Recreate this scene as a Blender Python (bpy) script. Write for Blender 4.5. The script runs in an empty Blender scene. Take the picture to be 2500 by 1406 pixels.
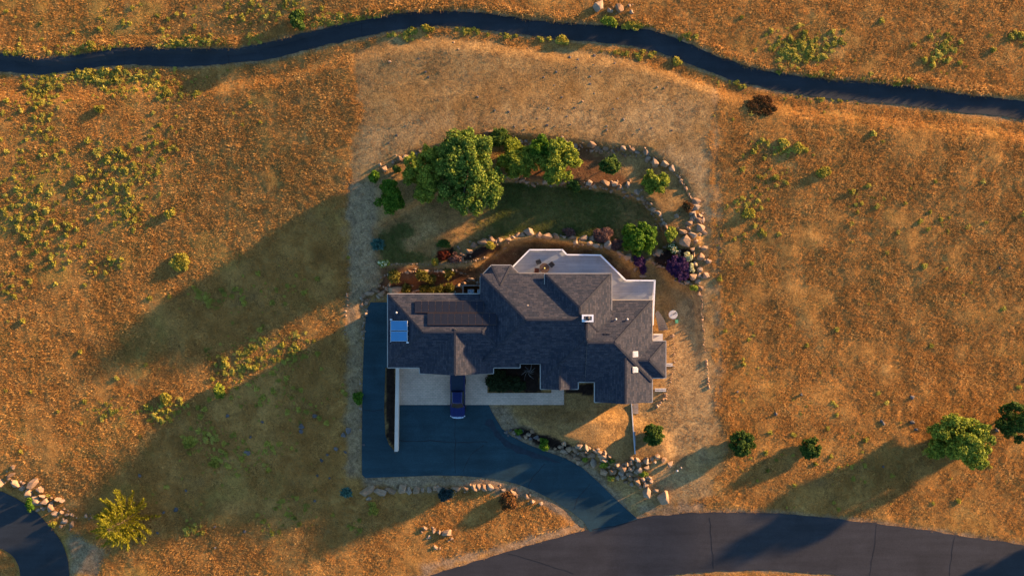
import bpy, bmesh, math, random
import numpy as np
from mathutils import Vector, Matrix, Euler
from mathutils.geometry import tessellate_polygon

# ------------------------------------------------------------------ camera, sky, sun, exposure
sc = bpy.context.scene
COL = sc.collection
S, H, CU, CV = 18.0, 93.0, 1250.0, 703.0          # photo pixels per metre at ground level, flying height
SUN_EL, SUN_AZ = math.radians(9.0), math.radians(61.5)   # azimuth clockwise from +Y

cam = bpy.data.cameras.new('camera'); camo = bpy.data.objects.new('camera', cam); COL.objects.link(camo)
camo.location = (0, 0, H); camo.rotation_euler = (0, 0, 0)
cam.sensor_width = 36.0; cam.lens = 36.0 * H / (2500 / S); cam.clip_start = 1; cam.clip_end = 5000
sc.camera = camo

w = bpy.data.worlds.new('World'); sc.world = w; w.use_nodes = True
nt = w.node_tree; bg = nt.nodes['Background']
sky = nt.nodes.new('ShaderNodeTexSky'); sky.sky_type = 'NISHITA'; sky.sun_disc = False
sky.sun_elevation = SUN_EL; sky.sun_rotation = SUN_AZ; sky.ozone_density = 3.3; sky.dust_density = 0.4; sky.air_density = 1.0
nt.links.new(sky.outputs[0], bg.inputs[0]); bg.inputs[1].default_value = 0.104

sl = bpy.data.lights.new('sun', 'SUN'); so = bpy.data.objects.new('sun', sl); COL.objects.link(so)
sl.energy = 5.0; sl.angle = math.radians(1.6); sl.color = (1.0, 0.61, 0.30)
to_sun = Vector((math.sin(SUN_AZ) * math.cos(SUN_EL), math.cos(SUN_AZ) * math.cos(SUN_EL), math.sin(SUN_EL)))
so.rotation_euler = to_sun.to_track_quat('Z', 'Y').to_euler(); so.location = (60, 40, 60)

vs = sc.view_settings; vs.view_transform = 'Standard'; vs.look = 'None'; vs.gamma = 1; vs.use_curve_mapping = False
vs.exposure = 2.0
sc.render.engine = 'CYCLES'
cy = sc.cycles; cy.max_bounces = 5; cy.diffuse_bounces = 3; cy.glossy_bounces = 2; cy.transmission_bounces = 3
cy.transparent_max_bounces = 4; cy.caustics_reflective = False; cy.caustics_refractive = False

rng = np.random.RandomState(7); random.seed(7)

# ------------------------------------------------------------------ helpers
def P(u, v, z=0.0):
    s = (H - z) / H / S
    return Vector(((u - CU) * s, (CV - v) * s, z))

def ss(x, a, b):
    t = np.clip((np.asarray(x, float) - a) / (b - a), 0, 1); return t * t * (3 - 2 * t)

_T = np.random.RandomState(3).rand(256, 256)
def vnoise(x, y, sc_, seed=0):
    x = np.asarray(x) / sc_ + 37.3 * (seed + 1) + 500; y = np.asarray(y) / sc_ + 91.7 * (seed + 1) + 500
    i = np.floor(x).astype(int); j = np.floor(y).astype(int); fx = x - i; fy = y - j
    fx = fx * fx * (3 - 2 * fx); fy = fy * fy * (3 - 2 * fy)
    a = _T[i % 256, j % 256]; b = _T[(i + 1) % 256, j % 256]; c = _T[i % 256, (j + 1) % 256]; d = _T[(i + 1) % 256, (j + 1) % 256]
    return (a * (1 - fx) + b * fx) * (1 - fy) + (c * (1 - fx) + d * fx) * fy

def sdist(u, v, poly):
    """signed distance in photo pixels, positive inside"""
    u = np.asarray(u, float); v = np.asarray(v, float)
    ins = np.zeros(u.shape, bool); dm = np.full(u.shape, 1e18); n = len(poly)
    for k in range(n):
        x1, y1 = poly[k]; x2, y2 = poly[(k + 1) % n]
        if y1 != y2:
            c = ((y1 > v) != (y2 > v)) & (u < (x2 - x1) * (v - y1) / (y2 - y1) + x1); ins ^= c
        dx, dy = x2 - x1, y2 - y1; L = dx * dx + dy * dy + 1e-9
        t = np.clip(((u - x1) * dx + (v - y1) * dy) / L, 0, 1)
        dm = np.minimum(dm, (u - x1 - t * dx) ** 2 + (v - y1 - t * dy) ** 2)
    d = np.sqrt(dm); return np.where(ins, d, -d)

# ---- traced outlines (photo pixels on the ground)
PATH_TOP = [(-400,150),(-150,118),(0,131),(39,138),(85,144),(142,139),(199,133),(249,123),(302,117),(356,117),(462,119),(555,121),(604,116),(658,103),(729,85),(800,68),(880,50),(968,34),(1076,27),(1184,32),(1274,47),(1364,56),(1454,63),(1526,65),(1580,72),(1652,95),(1711,121),(1782,152),(1853,171),(1942,185),(2031,196),(2138,203),(2245,215),(2351,231),(2500,247),(2700,275),(2950,300)]
PATH_BOT = [(-400,195),(-150,160),(0,174),(64,183),(124,180),(213,169),(302,158),(384,160),(462,164),(533,158),(604,151),(676,144),(729,128),(782,114),(880,92),(950,77),(1022,67),(1076,61),(1166,70),(1220,79),(1310,88),(1382,99),(1454,104),(1544,112),(1616,130),(1688,158),(1782,196),(1889,220),(1996,238),(2102,247),(2245,261),(2351,274),(2500,292),(2700,320),(2950,345)]
ROAD_TOP = [(300,1640),(500,1575),(700,1510),(900,1448),(1040,1406),(1150,1373),(1280,1333),(1440,1291),(1557,1262),(1640,1254),(1720,1250),(1800,1250),(1880,1252),(1960,1257),(2040,1266),(2130,1275),(2250,1292),(2350,1307),(2500,1330),(2700,1365),(3000,1430)]
ROAD_BOT = [(420,1800),(640,1720),(830,1650),(1000,1590),(1150,1545),(1270,1505),(1370,1470),(1480,1435),(1580,1411),(1660,1399),(1740,1393),(1810,1391),(1880,1391),(1950,1394),(2020,1400),(2100,1411),(2200,1427),(2310,1446),(2470,1474),(2660,1512),(2950,1580)]
SIDE_L = [(-200,1175),(-100,1185),(-30,1190),(10,1200),(50,1220),(85,1245),(115,1275),(140,1305),(158,1335),(168,1370),(170,1410),(168,1460),(160,1520)]
SIDE_R = [(-200,1310),(-110,1315),(-60,1322),(-20,1330),(5,1338),(22,1348),(35,1360),(43,1372),(48,1386),(50,1400),(50,1425),(48,1460),(44,1510)]
DRIVE = [(960,738),(905,738),(894,760),(888,850),(885,950),(884,1060),(884,1158),(892,1166),(980,1163),(1060,1160),(1130,1161),(1200,1167),(1260,1180),(1300,1195),(1340,1215),(1390,1245),(1425,1272),(1440,1297),(1500,1284),(1557,1266),(1530,1243),(1500,1215),(1460,1175),(1420,1140),(1380,1118),(1330,1100),(1290,1085),(1250,1065),(1225,1045),(1210,1020),(1200,1003),(1193,987),(971,987),(971,1103),(962,1099),(950,1085),(941,1062),(938,1000),(941,898),(960,890)]
PAVER = [(971,890),(1190,890),(1190,959),(1346,959),(1346,940),(1377,940),(1377,988),(971,988)]
HOUSEP = [(953,724),(1178,724),(1178,680),(1203,656),(1330,674),(1484,676),(1484,738),(1586,738),(1586,838),(1618,838),(1618,916),(1586,916),(1586,975),(1452,972),(1452,932),(1411,932),(1411,945),(1324,945),(1320,892),(1204,895),(1200,906),(1026,906),(953,893)]
DECK = [(1251.5,652),(1293,610),(1373,610),(1384,622),(1466,623),(1528,684.5),(1599,685),(1596,748),(1593.5,793),(1560,793),(1560,740),(1480,740),(1480,690),(1330,690),(1270,690),(1262,668)]
PAD = [(880,735),(905,712),(950,700),(1160,655),(1180,640),(1240,600),(1300,588),(1400,600),(1480,615),(1540,650),(1600,640),(1640,690),(1700,725),(1712,960),(880,960)]
LAWN = [(915,560),(985,520),(1060,480),(1235,440),(1400,455),(1500,468),(1580,500),(1620,570),(1640,600),(1560,640),(1490,600),(1400,585),(1300,572),(1240,583),(1180,595),(1130,622),(1060,648),(930,645)]
TERRACE = [(925,430),(1000,385),(1200,338),(1400,360),(1570,378),(1640,425),(1690,500),(1700,570),(1700,600),(1640,600),(1620,570),(1580,500),(1500,468),(1400,455),(1235,440),(1060,480),(985,520),(925,500)]
FRONT = [(1235,1005),(1530,995),(1640,1060),(1650,1115),(1595,1175),(1545,1178),(1480,1145),(1400,1100),(1300,1070)]
MOWN = [(870,125),(950,100),(1090,86),(1300,112),(1450,130),(1600,160),(1690,195),(1746,225),(1740,400),(1748,600),(1754,800),(1745,950),(1768,1100),(1740,1210),(1660,1250),(1560,1265),(1500,1240),(1300,1210),(900,1190),(850,1180),(845,740),(866,440)]
PATHP = PATH_TOP + PATH_BOT[::-1]; ROADP = ROAD_TOP + ROAD_BOT[::-1]; SIDEP = SIDE_L + SIDE_R[::-1]

def hgt_uv(u, v):
    u = np.asarray(u, float); v = np.asarray(v, float)
    n = (3.0 * ss(v, 950, 250) + 0.5 * ss(v, 250, 0)) * (1 - 0.6 * ss(u, 1250, 350))
    h = n - 1.3 * ss(u, 980, 200) - 0.0015 * np.clip(300 - u, 0, 2000)
    def lay(h, poly, z, wpx):
        t = np.clip(sdist(u, v, poly) / wpx + 0.5, 0, 1); t = t * t * (3 - 2 * t); return h * (1 - t) + z * t
    h = lay(h, TERRACE, 2.1, 14); h = lay(h, LAWN, 0.7, 14); h = lay(h, PAD, 0.0, 20)
    h = h - 0.8 * ss(v, 1085, 1275) * (1 - 0.75 * ss(u, 1480, 1720))
    t = np.clip((sdist(u, v, FRONT) + 6) / 40, 0, 1); h = h + (1.15 - 0.7 * ss(u, 1450, 1540)) * t * t * (3 - 2 * t)
    lo, hi = (np.interp(u, *zip(*[(CU + (a - CU) * .968, CV + (b - CV) * .968) for a, b in q])) for q in (PATH_TOP, PATH_BOT))   # the path lies in a shallow cut
    h = h - 0.5 * ss(np.minimum(v - lo, (hi - v) * .3 + 5), -13, -1)
    return h

def hgt(x, y):
    return hgt_uv(np.asarray(x) * S + CU, CV - np.asarray(y) * S)

def G(u, v, dz=0.0):
    z = 0.0
    for _ in range(3):
        p = P(u, v, z); z = float(hgt(p.x, p.y))
    p = P(u, v, z); return Vector((p.x, p.y, z + dz))

def GV(uv, dz=0.0):
    uv = np.asarray(uv, float); z = np.zeros(len(uv))
    for _ in range(3):
        k = (H - z) / H / S; x = (uv[:, 0] - CU) * k; y = (CV - uv[:, 1]) * k; z = hgt(x, y)
    k = (H - z) / H / S
    return np.stack([(uv[:, 0] - CU) * k, (CV - uv[:, 1]) * k, z + dz], 1)

def uvof(x, y, z):
    k = S * H / (H - z); return CU + x * k, CV - y * k

# ---- objects
WL = {}
def tag(o, label=None, cat=None, group=None, kind=None):
    if label: o['label'] = label
    if cat: o['category'] = cat
    if group: o['group'] = group
    if kind: o['kind'] = kind
    return o

def thing(name, label, cat, loc, group=None):
    o = bpy.data.objects.new(name, None); COL.objects.link(o); o.location = loc; o.empty_display_size = 0.3
    WL[o.name] = Vector(loc); return tag(o, label, cat, group)

def link(name, me, mats, parent=None, loc=(0, 0, 0)):
    o = bpy.data.objects.new(name, me); COL.objects.link(o)
    if mats is not None and not me.materials:
        for m in (mats if isinstance(mats, (list, tuple)) else [mats]): me.materials.append(m)
    if parent is not None:
        o.parent = parent; o.location = Vector(loc) - WL[parent.name] if loc != 'w' else (0, 0, 0)
        WL[o.name] = Vector(loc)
    else:
        o.location = loc; WL[o.name] = Vector(loc)
    return o

def mk(name, verts, faces, mats, parent=None, smooth=False, mi=None, uvs=None):
    """verts in world space; the object's origin sits at its parent's origin (or at the base centre of the mesh)"""
    vv = np.array([tuple(v) for v in verts], float).reshape(-1, 3)
    if parent is not None: org = WL[parent.name]
    else: org = Vector(((vv[:, 0].min() + vv[:, 0].max()) / 2, (vv[:, 1].min() + vv[:, 1].max()) / 2, vv[:, 2].min()))
    vv = vv - np.array(org)
    me = bpy.data.meshes.new(name); me.from_pydata(vv.tolist(), [], [tuple(f) for f in faces])
    for m in (mats if isinstance(mats, (list, tuple)) else [mats]): me.materials.append(m)
    if mi is not None: me.polygons.foreach_set('material_index', mi)
    if uvs is not None:
        l = me.uv_layers.new(name='UVMap'); l.data.foreach_set('uv', np.array(uvs, 'f').ravel())
    if smooth: me.polygons.foreach_set('use_smooth', [True] * len(me.polygons))
    me.update()
    return link(name, me, None, parent, tuple(org))

class MB:
    def __init__(s): s.v = []; s.f = []
    def add(s, v, f):
        b = len(s.v); s.v += [tuple(x) for x in v]; s.f += [tuple(i + b for i in q) for q in f]; return s
    def box(s, x0, x1, y0, y1, z0, z1):
        return s.add([(x0,y0,z0),(x1,y0,z0),(x1,y1,z0),(x0,y1,z0),(x0,y0,z1),(x1,y0,z1),(x1,y1,z1),(x0,y1,z1)],
                     [(0,3,2,1),(4,5,6,7),(0,1,5,4),(1,2,6,5),(2,3,7,6),(3,0,4,7)])
    def bar(s, a, b, w_, h_):
        a = Vector(a); b = Vector(b); d = (b - a); d.normalize()
        side = d.cross(Vector((0, 0, 1)))
        if side.length < 1e-3: side = Vector((1, 0, 0))
        side.normalize(); up = side.cross(d)
        pts = []
        for c in (a, b):
            for i, j in ((-1,-1),(1,-1),(1,1),(-1,1)): pts.append(c + side * (i * w_ / 2) + up * (j * h_ / 2))
        return s.add(pts, [(0,1,2,3),(7,6,5,4),(0,4,5,1),(1,5,6,2),(2,6,7,3),(3,7,4,0)])
    def tube(s, pts, rads, n=8, cap=True):
        rings = []; pts = [Vector(p) for p in pts]
        for k, p in enumerate(pts):
            d = (pts[min(k + 1, len(pts) - 1)] - pts[max(k - 1, 0)]).normalized()
            a = d.orthogonal().normalized(); b = d.cross(a)
            rings.append([p + (a * math.cos(2*math.pi*i/n) + b * math.sin(2*math.pi*i/n)) * rads[k] for i in range(n)])
        v = [q for r in rings for q in r]; f = []
        for k in range(len(pts) - 1):
            for i in range(n):
                f.append((k*n+i, k*n+(i+1)%n, (k+1)*n+(i+1)%n, (k+1)*n+i))
        if cap: f += [tuple(range(n))[::-1], tuple((len(pts)-1)*n+i for i in range(n))]
        return s.add(v, f)
    def build(s, name, mat, parent=None, **k): return mk(name, s.v, s.f, mat, parent, **k)

# ------------------------------------------------------------------ materials
def mat(name):
    m = bpy.data.materials.new(name); m.use_nodes = True
    t = m.node_tree; return m, t, t.nodes['Principled BSDF']
def nd(t, kind, **kw):
    n = t.nodes.new(kind)
    for k, v in kw.items(): setattr(n, k, v)
    return n
def noise(t, scale, detail=4, rough=0.6, vec=None, dist=0.0):
    n = nd(t, 'ShaderNodeTexNoise'); n.inputs['Scale'].default_value = scale; n.inputs['Detail'].default_value = detail
    n.inputs['Roughness'].default_value = rough; n.inputs['Distortion'].default_value = dist
    if vec is not None: t.links.new(vec, n.inputs['Vector'])
    return n.outputs['Fac']
def ramp(t, fac, stops):
    r = nd(t, 'ShaderNodeValToRGB'); e = r.color_ramp.elements
    while len(e) < len(stops): e.new(0.5)
    for i, (p, c) in enumerate(stops):
        e[i].position = p; e[i].color = (*c, 1) if len(c) == 3 else c
    t.links.new(fac, r.inputs[0]); return r.outputs[0]
def mix(t, fac, a, b, mode='MIX'):
    n = nd(t, 'ShaderNodeMix'); n.data_type = 'RGBA'; n.blend_type = mode
    for sock, val in ((n.inputs[0], fac), (n.inputs[6], a), (n.inputs[7], b)):
        if isinstance(val, (int, float)): sock.default_value = val
        elif isinstance(val, tuple): sock.default_value = (*val, 1)
        else: t.links.new(val, sock)
    return n.outputs[2]
def bump(t, hgt_, strength, dist, bsdf):
    b = nd(t, 'ShaderNodeBump'); b.inputs['Strength'].default_value = strength; b.inputs['Distance'].default_value = dist
    t.links.new(hgt_, b.inputs['Height']); t.links.new(b.outputs[0], bsdf.inputs['Normal'])
def pos(t): return nd(t, 'ShaderNodeNewGeometry').outputs['Position']
def objc(t): return nd(t, 'ShaderNodeTexCoord').outputs['Object']

def plain(name, col, rough=0.6, metal=0.0, var=0.12, scale=3.0, bmp=0.0, spec=0.3, coat=0.0):
    m, t, b = mat(name)
    f = noise(t, scale, 5, 0.6, objc(t))
    lo = tuple(c * (1 - var) for c in col); hi = tuple(min(1, c * (1 + var)) for c in col)
    t.links.new(ramp(t, f, [(0.3, lo), (0.7, hi)]), b.inputs['Base Color'])
    b.inputs['Roughness'].default_value = rough; b.inputs['Metallic'].default_value = metal
    b.inputs['Specular IOR Level'].default_value = spec; b.inputs['Coat Weight'].default_value = coat
    if bmp: bump(t, noise(t, scale * 6, 4, 0.6, objc(t)), bmp, 0.05, b)
    return m

def leafmat(name, dark, mid, light, trans=0.35, wn=0.0):
    """per-leaf and per-plant colour variety, partly translucent blades"""
    m, t, b = mat(name)
    g = nd(t, 'ShaderNodeNewGeometry'); oi = nd(t, 'ShaderNodeObjectInfo')
    f = g.outputs['Random Per Island']
    if wn:
        n1 = noise(t, wn, 3, 0.6, g.outputs['Position'])
        a = nd(t, 'ShaderNodeMath', operation='MULTIPLY_ADD'); t.links.new(n1, a.inputs[0]); a.inputs[1].default_value = 1.5; a.inputs[2].default_value = -0.5
        a2 = nd(t, 'ShaderNodeMath', operation='MULTIPLY_ADD'); t.links.new(oi.outputs['Random'], a2.inputs[0]); a2.inputs[1].default_value = 0.45
        t.links.new(a.outputs[0], a2.inputs[2]); f = a2.outputs[0]
    c = ramp(t, f, [(0.0, dark), (0.5, mid), (1.0, light)])
    t.links.new(c, b.inputs['Base Color']); b.inputs['Roughness'].default_value = 0.75; b.inputs['Specular IOR Level'].default_value = 0.15
    tr = nd(t, 'ShaderNodeBsdfTranslucent'); t.links.new(c, tr.inputs[0])
    mx = nd(t, 'ShaderNodeMixShader'); mx.inputs[0].default_value = trans
    out = t.nodes['Material Output']; t.links.new(b.outputs[0], mx.inputs[1]); t.links.new(tr.outputs[0], mx.inputs[2]); t.links.new(mx.outputs[0], out.inputs[0])
    return m

M = {}
# asphalt of different ages
def asphalt(name, col, var):
    m, t, b = mat(name); p = pos(t)
    a = ramp(t, noise(t, 0.25, 5, 0.65, p, 0.6), [(0.3, tuple(c * (1 - var) for c in col)), (0.72, tuple(c * (1 + var) for c in col))])
    mp = nd(t, 'ShaderNodeMapping'); mp.inputs['Scale'].default_value = (0.12, 1.1, 1); mp.inputs['Rotation'].default_value = (0, 0, -0.2); t.links.new(p, mp.inputs[0])
    st = ramp(t, noise(t, 1.0, 4, 0.6, mp.outputs[0]), [(0.35, (0.82,) * 3), (0.7, (1.1,) * 3)])
    a = mix(t, 1.0, a, st, 'MULTIPLY')
    gr = ramp(t, noise(t, 9.0, 3, 0.7, p), [(0.35, (0.82,) * 3), (0.65, (1.18,) * 3)])
    t.links.new(mix(t, 1.0, a, gr, 'MULTIPLY'), b.inputs['Base Color'])
    b.inputs['Roughness'].default_value = 0.85; b.inputs['Specular IOR Level'].default_value = 0.25
    bump(t, noise(t, 30, 3, 0.7, p), 0.25, 0.02, b); return m
M['road'] = asphalt('road_asphalt', (0.034, 0.033, 0.036), 0.2)
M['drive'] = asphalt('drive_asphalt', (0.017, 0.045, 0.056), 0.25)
M['path'] = asphalt('path_asphalt', (0.024, 0.029, 0.034), 0.25)
M['crack'] = plain('tar_crack', (0.012, 0.013, 0.016), 0.8)

def shingles():
    m, t, b = mat('roof_shingles')
    uv = nd(t, 'ShaderNodeUVMap').outputs[0]
    br = nd(t, 'ShaderNodeTexBrick'); t.links.new(uv, br.inputs['Vector'])
    br.inputs['Scale'].default_value = 1.0; br.inputs['Brick Width'].default_value = 0.62; br.inputs['Row Height'].default_value = 0.23
    br.inputs['Mortar Size'].default_value = 0.018; br.inputs['Mortar Smooth'].default_value = 0.3; br.inputs['Bias'].default_value = -0.1
    br.inputs['Color1'].default_value = (0.026, 0.031, 0.045, 1); br.inputs['Color2'].default_value = (0.061, 0.058, 0.069, 1); br.inputs['Mortar'].default_value = (0.014, 0.016, 0.022, 1)
    br.offset = 0.37; br.offset_frequency = 2; br.squash = 0.7; br.squash_frequency = 3
    n = ramp(t, noise(t, 2.2, 4, 0.7, uv), [(0.3, (0.75,) * 3), (0.7, (1.2,) * 3)])
    c = mix(t, 1.0, br.outputs[0], n, 'MULTIPLY')
    t.links.new(c, b.inputs['Base Color']); b.inputs['Roughness'].default_value = 0.9; b.inputs['Specular IOR Level'].default_value = 0.15
    bump(t, br.outputs['Fac'], -0.6, 0.02, b); return m
M['roof'] = shingles()
M['ridge'] = plain('ridge_cap_shingle', (0.028, 0.029, 0.037), 0.9, var=0.3, scale=4)
M['fascia'] = plain('cream_fascia', (0.40, 0.35, 0.29), 0.55)
M['stucco'] = plain('tan_stucco', (0.42, 0.34, 0.27), 0.9, bmp=0.3, scale=1.5)
M['white'] = plain('white_paint', (0.84, 0.83, 0.82), 0.5, var=0.04)
M['whitewall'] = plain('pale_stucco_wall', (0.62, 0.49, 0.39), 0.85, bmp=0.2, var=0.1, scale=0.8)
M['concrete'] = plain('concrete', (0.42, 0.42, 0.42), 0.85, bmp=0.3, scale=2)
M['wood'] = plain('weathered_wood', (0.24, 0.20, 0.17), 0.8, bmp=0.2)
M['tread'] = plain('dark_weathered_boards', (0.115, 0.105, 0.10), 0.8, bmp=0.2)
M['metal'] = plain('galvanised_metal', (0.5, 0.52, 0.54), 0.4, 0.7)
M['dark'] = plain('dark_metal', (0.03, 0.03, 0.035), 0.5, 0.3)
M['black'] = plain('black_rubber', (0.015, 0.015, 0.016), 0.7)
M['blue'] = plain('blue_car_paint', (0.003, 0.009, 0.075), 0.4, 0.0, 0.05, coat=0.12)
M['cover'] = plain('dark_bed_cover', (0.010, 0.022, 0.045), 0.6, var=0.2)
M['glass'] = plain('dark_glass', (0.008, 0.020, 0.022), 0.15, spec=0.2)
M['lamp'] = plain('headlight_glass', (0.62, 0.66, 0.7), 0.2, 0.0)
M['dome'] = plain('skylight_acrylic', (0.30, 0.32, 0.36), 0.4)
M['ventgrey'] = plain('pale_grey_vent', (0.50, 0.49, 0.48), 0.6)
M['chrome'] = plain('chrome', (0.8, 0.82, 0.85), 0.15, 0.9)
M['brown'] = plain('brown_wicker', (0.07, 0.045, 0.035), 0.7, bmp=0.4, scale=8)
M['redpad'] = plain('rust_cushion', (0.11, 0.045, 0.03), 0.9)
M['greyfab'] = plain('charcoal_fabric', (0.05, 0.055, 0.06), 0.9)
M['yellow'] = plain('yellow_ornament', (0.7, 0.62, 0.2), 0.5)
M['greenlid'] = plain('green_plastic', (0.10, 0.33, 0.18), 0.5)
M['blueseat'] = plain('blue_plastic', (0.15, 0.30, 0.45), 0.5)
M['pane'] = plain('window_glass', (0.03, 0.04, 0.05), 0.05, spec=0.6)
M['bark'] = plain('bark', (0.11, 0.075, 0.05), 0.95, bmp=0.6, scale=4)
M['deadwood'] = plain('bare_grey_branch', (0.24, 0.22, 0.21), 0.9)

def pv():
    m, t, b = mat('solar_cells'); p = objc(t)
    br = nd(t, 'ShaderNodeTexBrick'); t.links.new(p, br.inputs['Vector']); br.offset = 0.0
    br.inputs['Scale'].default_value = 1; br.inputs['Brick Width'].default_value = 0.16; br.inputs['Row Height'].default_value = 0.16; br.inputs['Mortar Size'].default_value = 0.004
    br.inputs['Color1'].default_value = (0.010, 0.013, 0.024, 1); br.inputs['Color2'].default_value = (0.012, 0.015, 0.026, 1); br.inputs['Mortar'].default_value = (0.017, 0.019, 0.028, 1)
    t.links.new(br.outputs[0], b.inputs['Base Color']); b.inputs['Roughness'].default_value = 0.45; b.inputs['Specular IOR Level'].default_value = 0.12; return m
M['pv'] = pv()
M['pvframe'] = plain('copper_tinted_frame', (0.075, 0.05, 0.04), 0.5, 0.2)
M['collector'] = plain('blue_collector_glass', (0.02, 0.17, 0.36), 0.15, 0.0, 0.06, scale=1.0, spec=0.6)

def pavers():
    m, t, b = mat('pavers'); p = pos(t)
    br = nd(t, 'ShaderNodeTexBrick'); t.links.new(p, br.inputs['Vector'])
    br.inputs['Scale'].default_value = 1; br.inputs['Brick Width'].default_value = 0.45; br.inputs['Row Height'].default_value = 0.24; br.inputs['Mortar Size'].default_value = 0.014
    br.inputs['Color1'].default_value = (0.54, 0.37, 0.25, 1); br.inputs['Color2'].default_value = (0.66, 0.45, 0.31, 1); br.inputs['Mortar'].default_value = (0.28, 0.22, 0.18, 1)
    n = ramp(t, noise(t, 0.35, 4, 0.6, p), [(0.3, (0.85,) * 3), (0.7, (1.1,) * 3)])
    t.links.new(mix(t, 1.0, br.outputs[0], n, 'MULTIPLY'), b.inputs['Base Color']); b.inputs['Roughness'].default_value = 0.85
    bump(t, br.outputs['Fac'], -0.4, 0.01, b); return m
M['paver'] = pavers()

def decking():
    m, t, b = mat('deck_boards'); p = pos(t)
    br = nd(t, 'ShaderNodeTexBrick'); t.links.new(p, br.inputs['Vector'])
    br.inputs['Scale'].default_value = 1; br.inputs['Brick Width'].default_value = 4.8; br.inputs['Row Height'].default_value = 0.15; br.inputs['Mortar Size'].default_value = 0.007
    br.inputs['Color1'].default_value = (0.24, 0.275, 0.31, 1); br.inputs['Color2'].default_value = (0.30, 0.34, 0.38, 1); br.inputs['Mortar'].default_value = (0.14, 0.15, 0.17, 1)
    n = ramp(t, noise(t, 1.2, 4, 0.6, p), [(0.3, (0.88,) * 3), (0.7, (1.08,) * 3)])
    t.links.new(mix(t, 1.0, br.outputs[0], n, 'MULTIPLY'), b.inputs['Base Color']); b.inputs['Roughness'].default_value = 0.6
    bump(t, br.outputs['Fac'], -0.5, 0.01, b); return m
M['deck'] = decking()

def rockmat(name, a, b_, c):
    m, t, b = mat(name); oi = nd(t, 'ShaderNodeObjectInfo'); p = objc(t)
    base = ramp(t, oi.outputs['Random'], [(0.0, a), (0.5, b_), (1.0, c)])
    n = ramp(t, noise(t, 1.3, 6, 0.7, pos(t)), [(0.25, (0.6,) * 3), (0.55, (1.0,) * 3), (0.8, (1.25,) * 3)])
    t.links.new(mix(t, 1.0, base, n, 'MULTIPLY'), b.inputs['Base Color']); b.inputs['Roughness'].default_value = 0.95; b.inputs['Specular IOR Level'].default_value = 0.1
    bump(t, noise(t, 3, 6, 0.7, pos(t)), 0.6, 0.12, b); return m
M['rock'] = rockmat('tan_granite', (0.21, 0.130, 0.076), (0.36, 0.230, 0.138), (0.30, 0.225, 0.160))
M['rockg'] = rockmat('grey_basalt', (0.07, 0.07, 0.075), (0.12, 0.105, 0.10), (0.17, 0.14, 0.12))
M['rockw'] = rockmat('pale_stone', (0.45, 0.40, 0.34), (0.55, 0.5, 0.43), (0.5, 0.42, 0.34))

def ground():
    m, t, b = mat('ground'); p = pos(t)
    za = nd(t, 'ShaderNodeAttribute', attribute_name='zone_a'); zb = nd(t, 'ShaderNodeAttribute', attribute_name='zone_b')
    sa = nd(t, 'ShaderNodeSeparateColor'); sb = nd(t, 'ShaderNodeSeparateColor')
    t.links.new(za.outputs['Color'], sa.inputs[0]); t.links.new(zb.outputs['Color'], sb.inputs[0])
    n1 = noise(t, 0.22, 6, 0.62, p, 0.4); n2 = noise(t, 1.6, 5, 0.7, p, 0.8)
    wild = ramp(t, n1, [(0.30, (0.24, 0.125, 0.042)), (0.45, (0.33, 0.165, 0.046)), (0.58, (0.41, 0.205, 0.056)), (0.75, (0.50, 0.275, 0.085))])
    fine = ramp(t, n2, [(0.25, (0.62, 0.60, 0.58)), (0.5, (0.97, 0.97, 0.97)), (0.75, (1.25, 1.22, 1.15))])
    mown = ramp(t, n1, [(0.32, (0.27, 0.145, 0.048)), (0.5, (0.34, 0.195, 0.070)), (0.7, (0.40, 0.250, 0.100))])
    c = mix(t, sa.outputs[0], wild, mown)
    c = mix(t, za.outputs['Alpha'], c, (0.47, 0.315, 0.150))
    green = ramp(t, n1, [(0.38, (0.13, 0.115, 0.034)), (0.65, (0.058, 0.075, 0.017))])
    c = mix(t, sa.outputs[1], c, green)
    c = mix(t, sb.outputs[1], c, (0.25, 0.185, 0.042))
    grav = ramp(t, n2, [(0.3, (0.20, 0.14, 0.090)), (0.7, (0.33, 0.24, 0.16))])
    c = mix(t, sb.outputs[0], c, grav)
    c = mix(t, 1.0, c, fine, 'MULTIPLY')
    speck = ramp(t, noise(t, 5.5, 4, 0.75, p, 0.5), [(0.30, (0.48, 0.46, 0.45)), (0.5, (1.0, 1.0, 1.0)), (0.70, (1.40, 1.38, 1.30))])
    c = mix(t, 1.0, c, speck, 'MULTIPLY')
    blot = ramp(t, noise(t, 0.75, 5, 0.7, p, 1.2), [(0.33, (0.62, 0.62, 0.66)), (0.48, (1.0, 1.0, 1.0)), (0.68, (1.18, 1.15, 1.08))])
    c = mix(t, 1.0, c, blot, 'MULTIPLY')
    mul = ramp(t, n2, [(0.35, (0.016, 0.011, 0.009)), (0.7, (0.040, 0.024, 0.017))])
    c = mix(t, sa.outputs[2], c, mul)
    needle = ramp(t, n2, [(0.3, (0.085, 0.038, 0.017)), (0.7, (0.19, 0.085, 0.038))])
    c = mix(t, sb.outputs[2], c, needle)
    t.links.new(c, b.inputs['Base Color']); b.inputs['Roughness'].default_value = 1.0; b.inputs['Specular IOR Level'].default_value = 0.0
    bump(t, noise(t, 5, 6, 0.75, p), 0.8, 0.12, b); return m
M['ground'] = ground()

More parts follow.
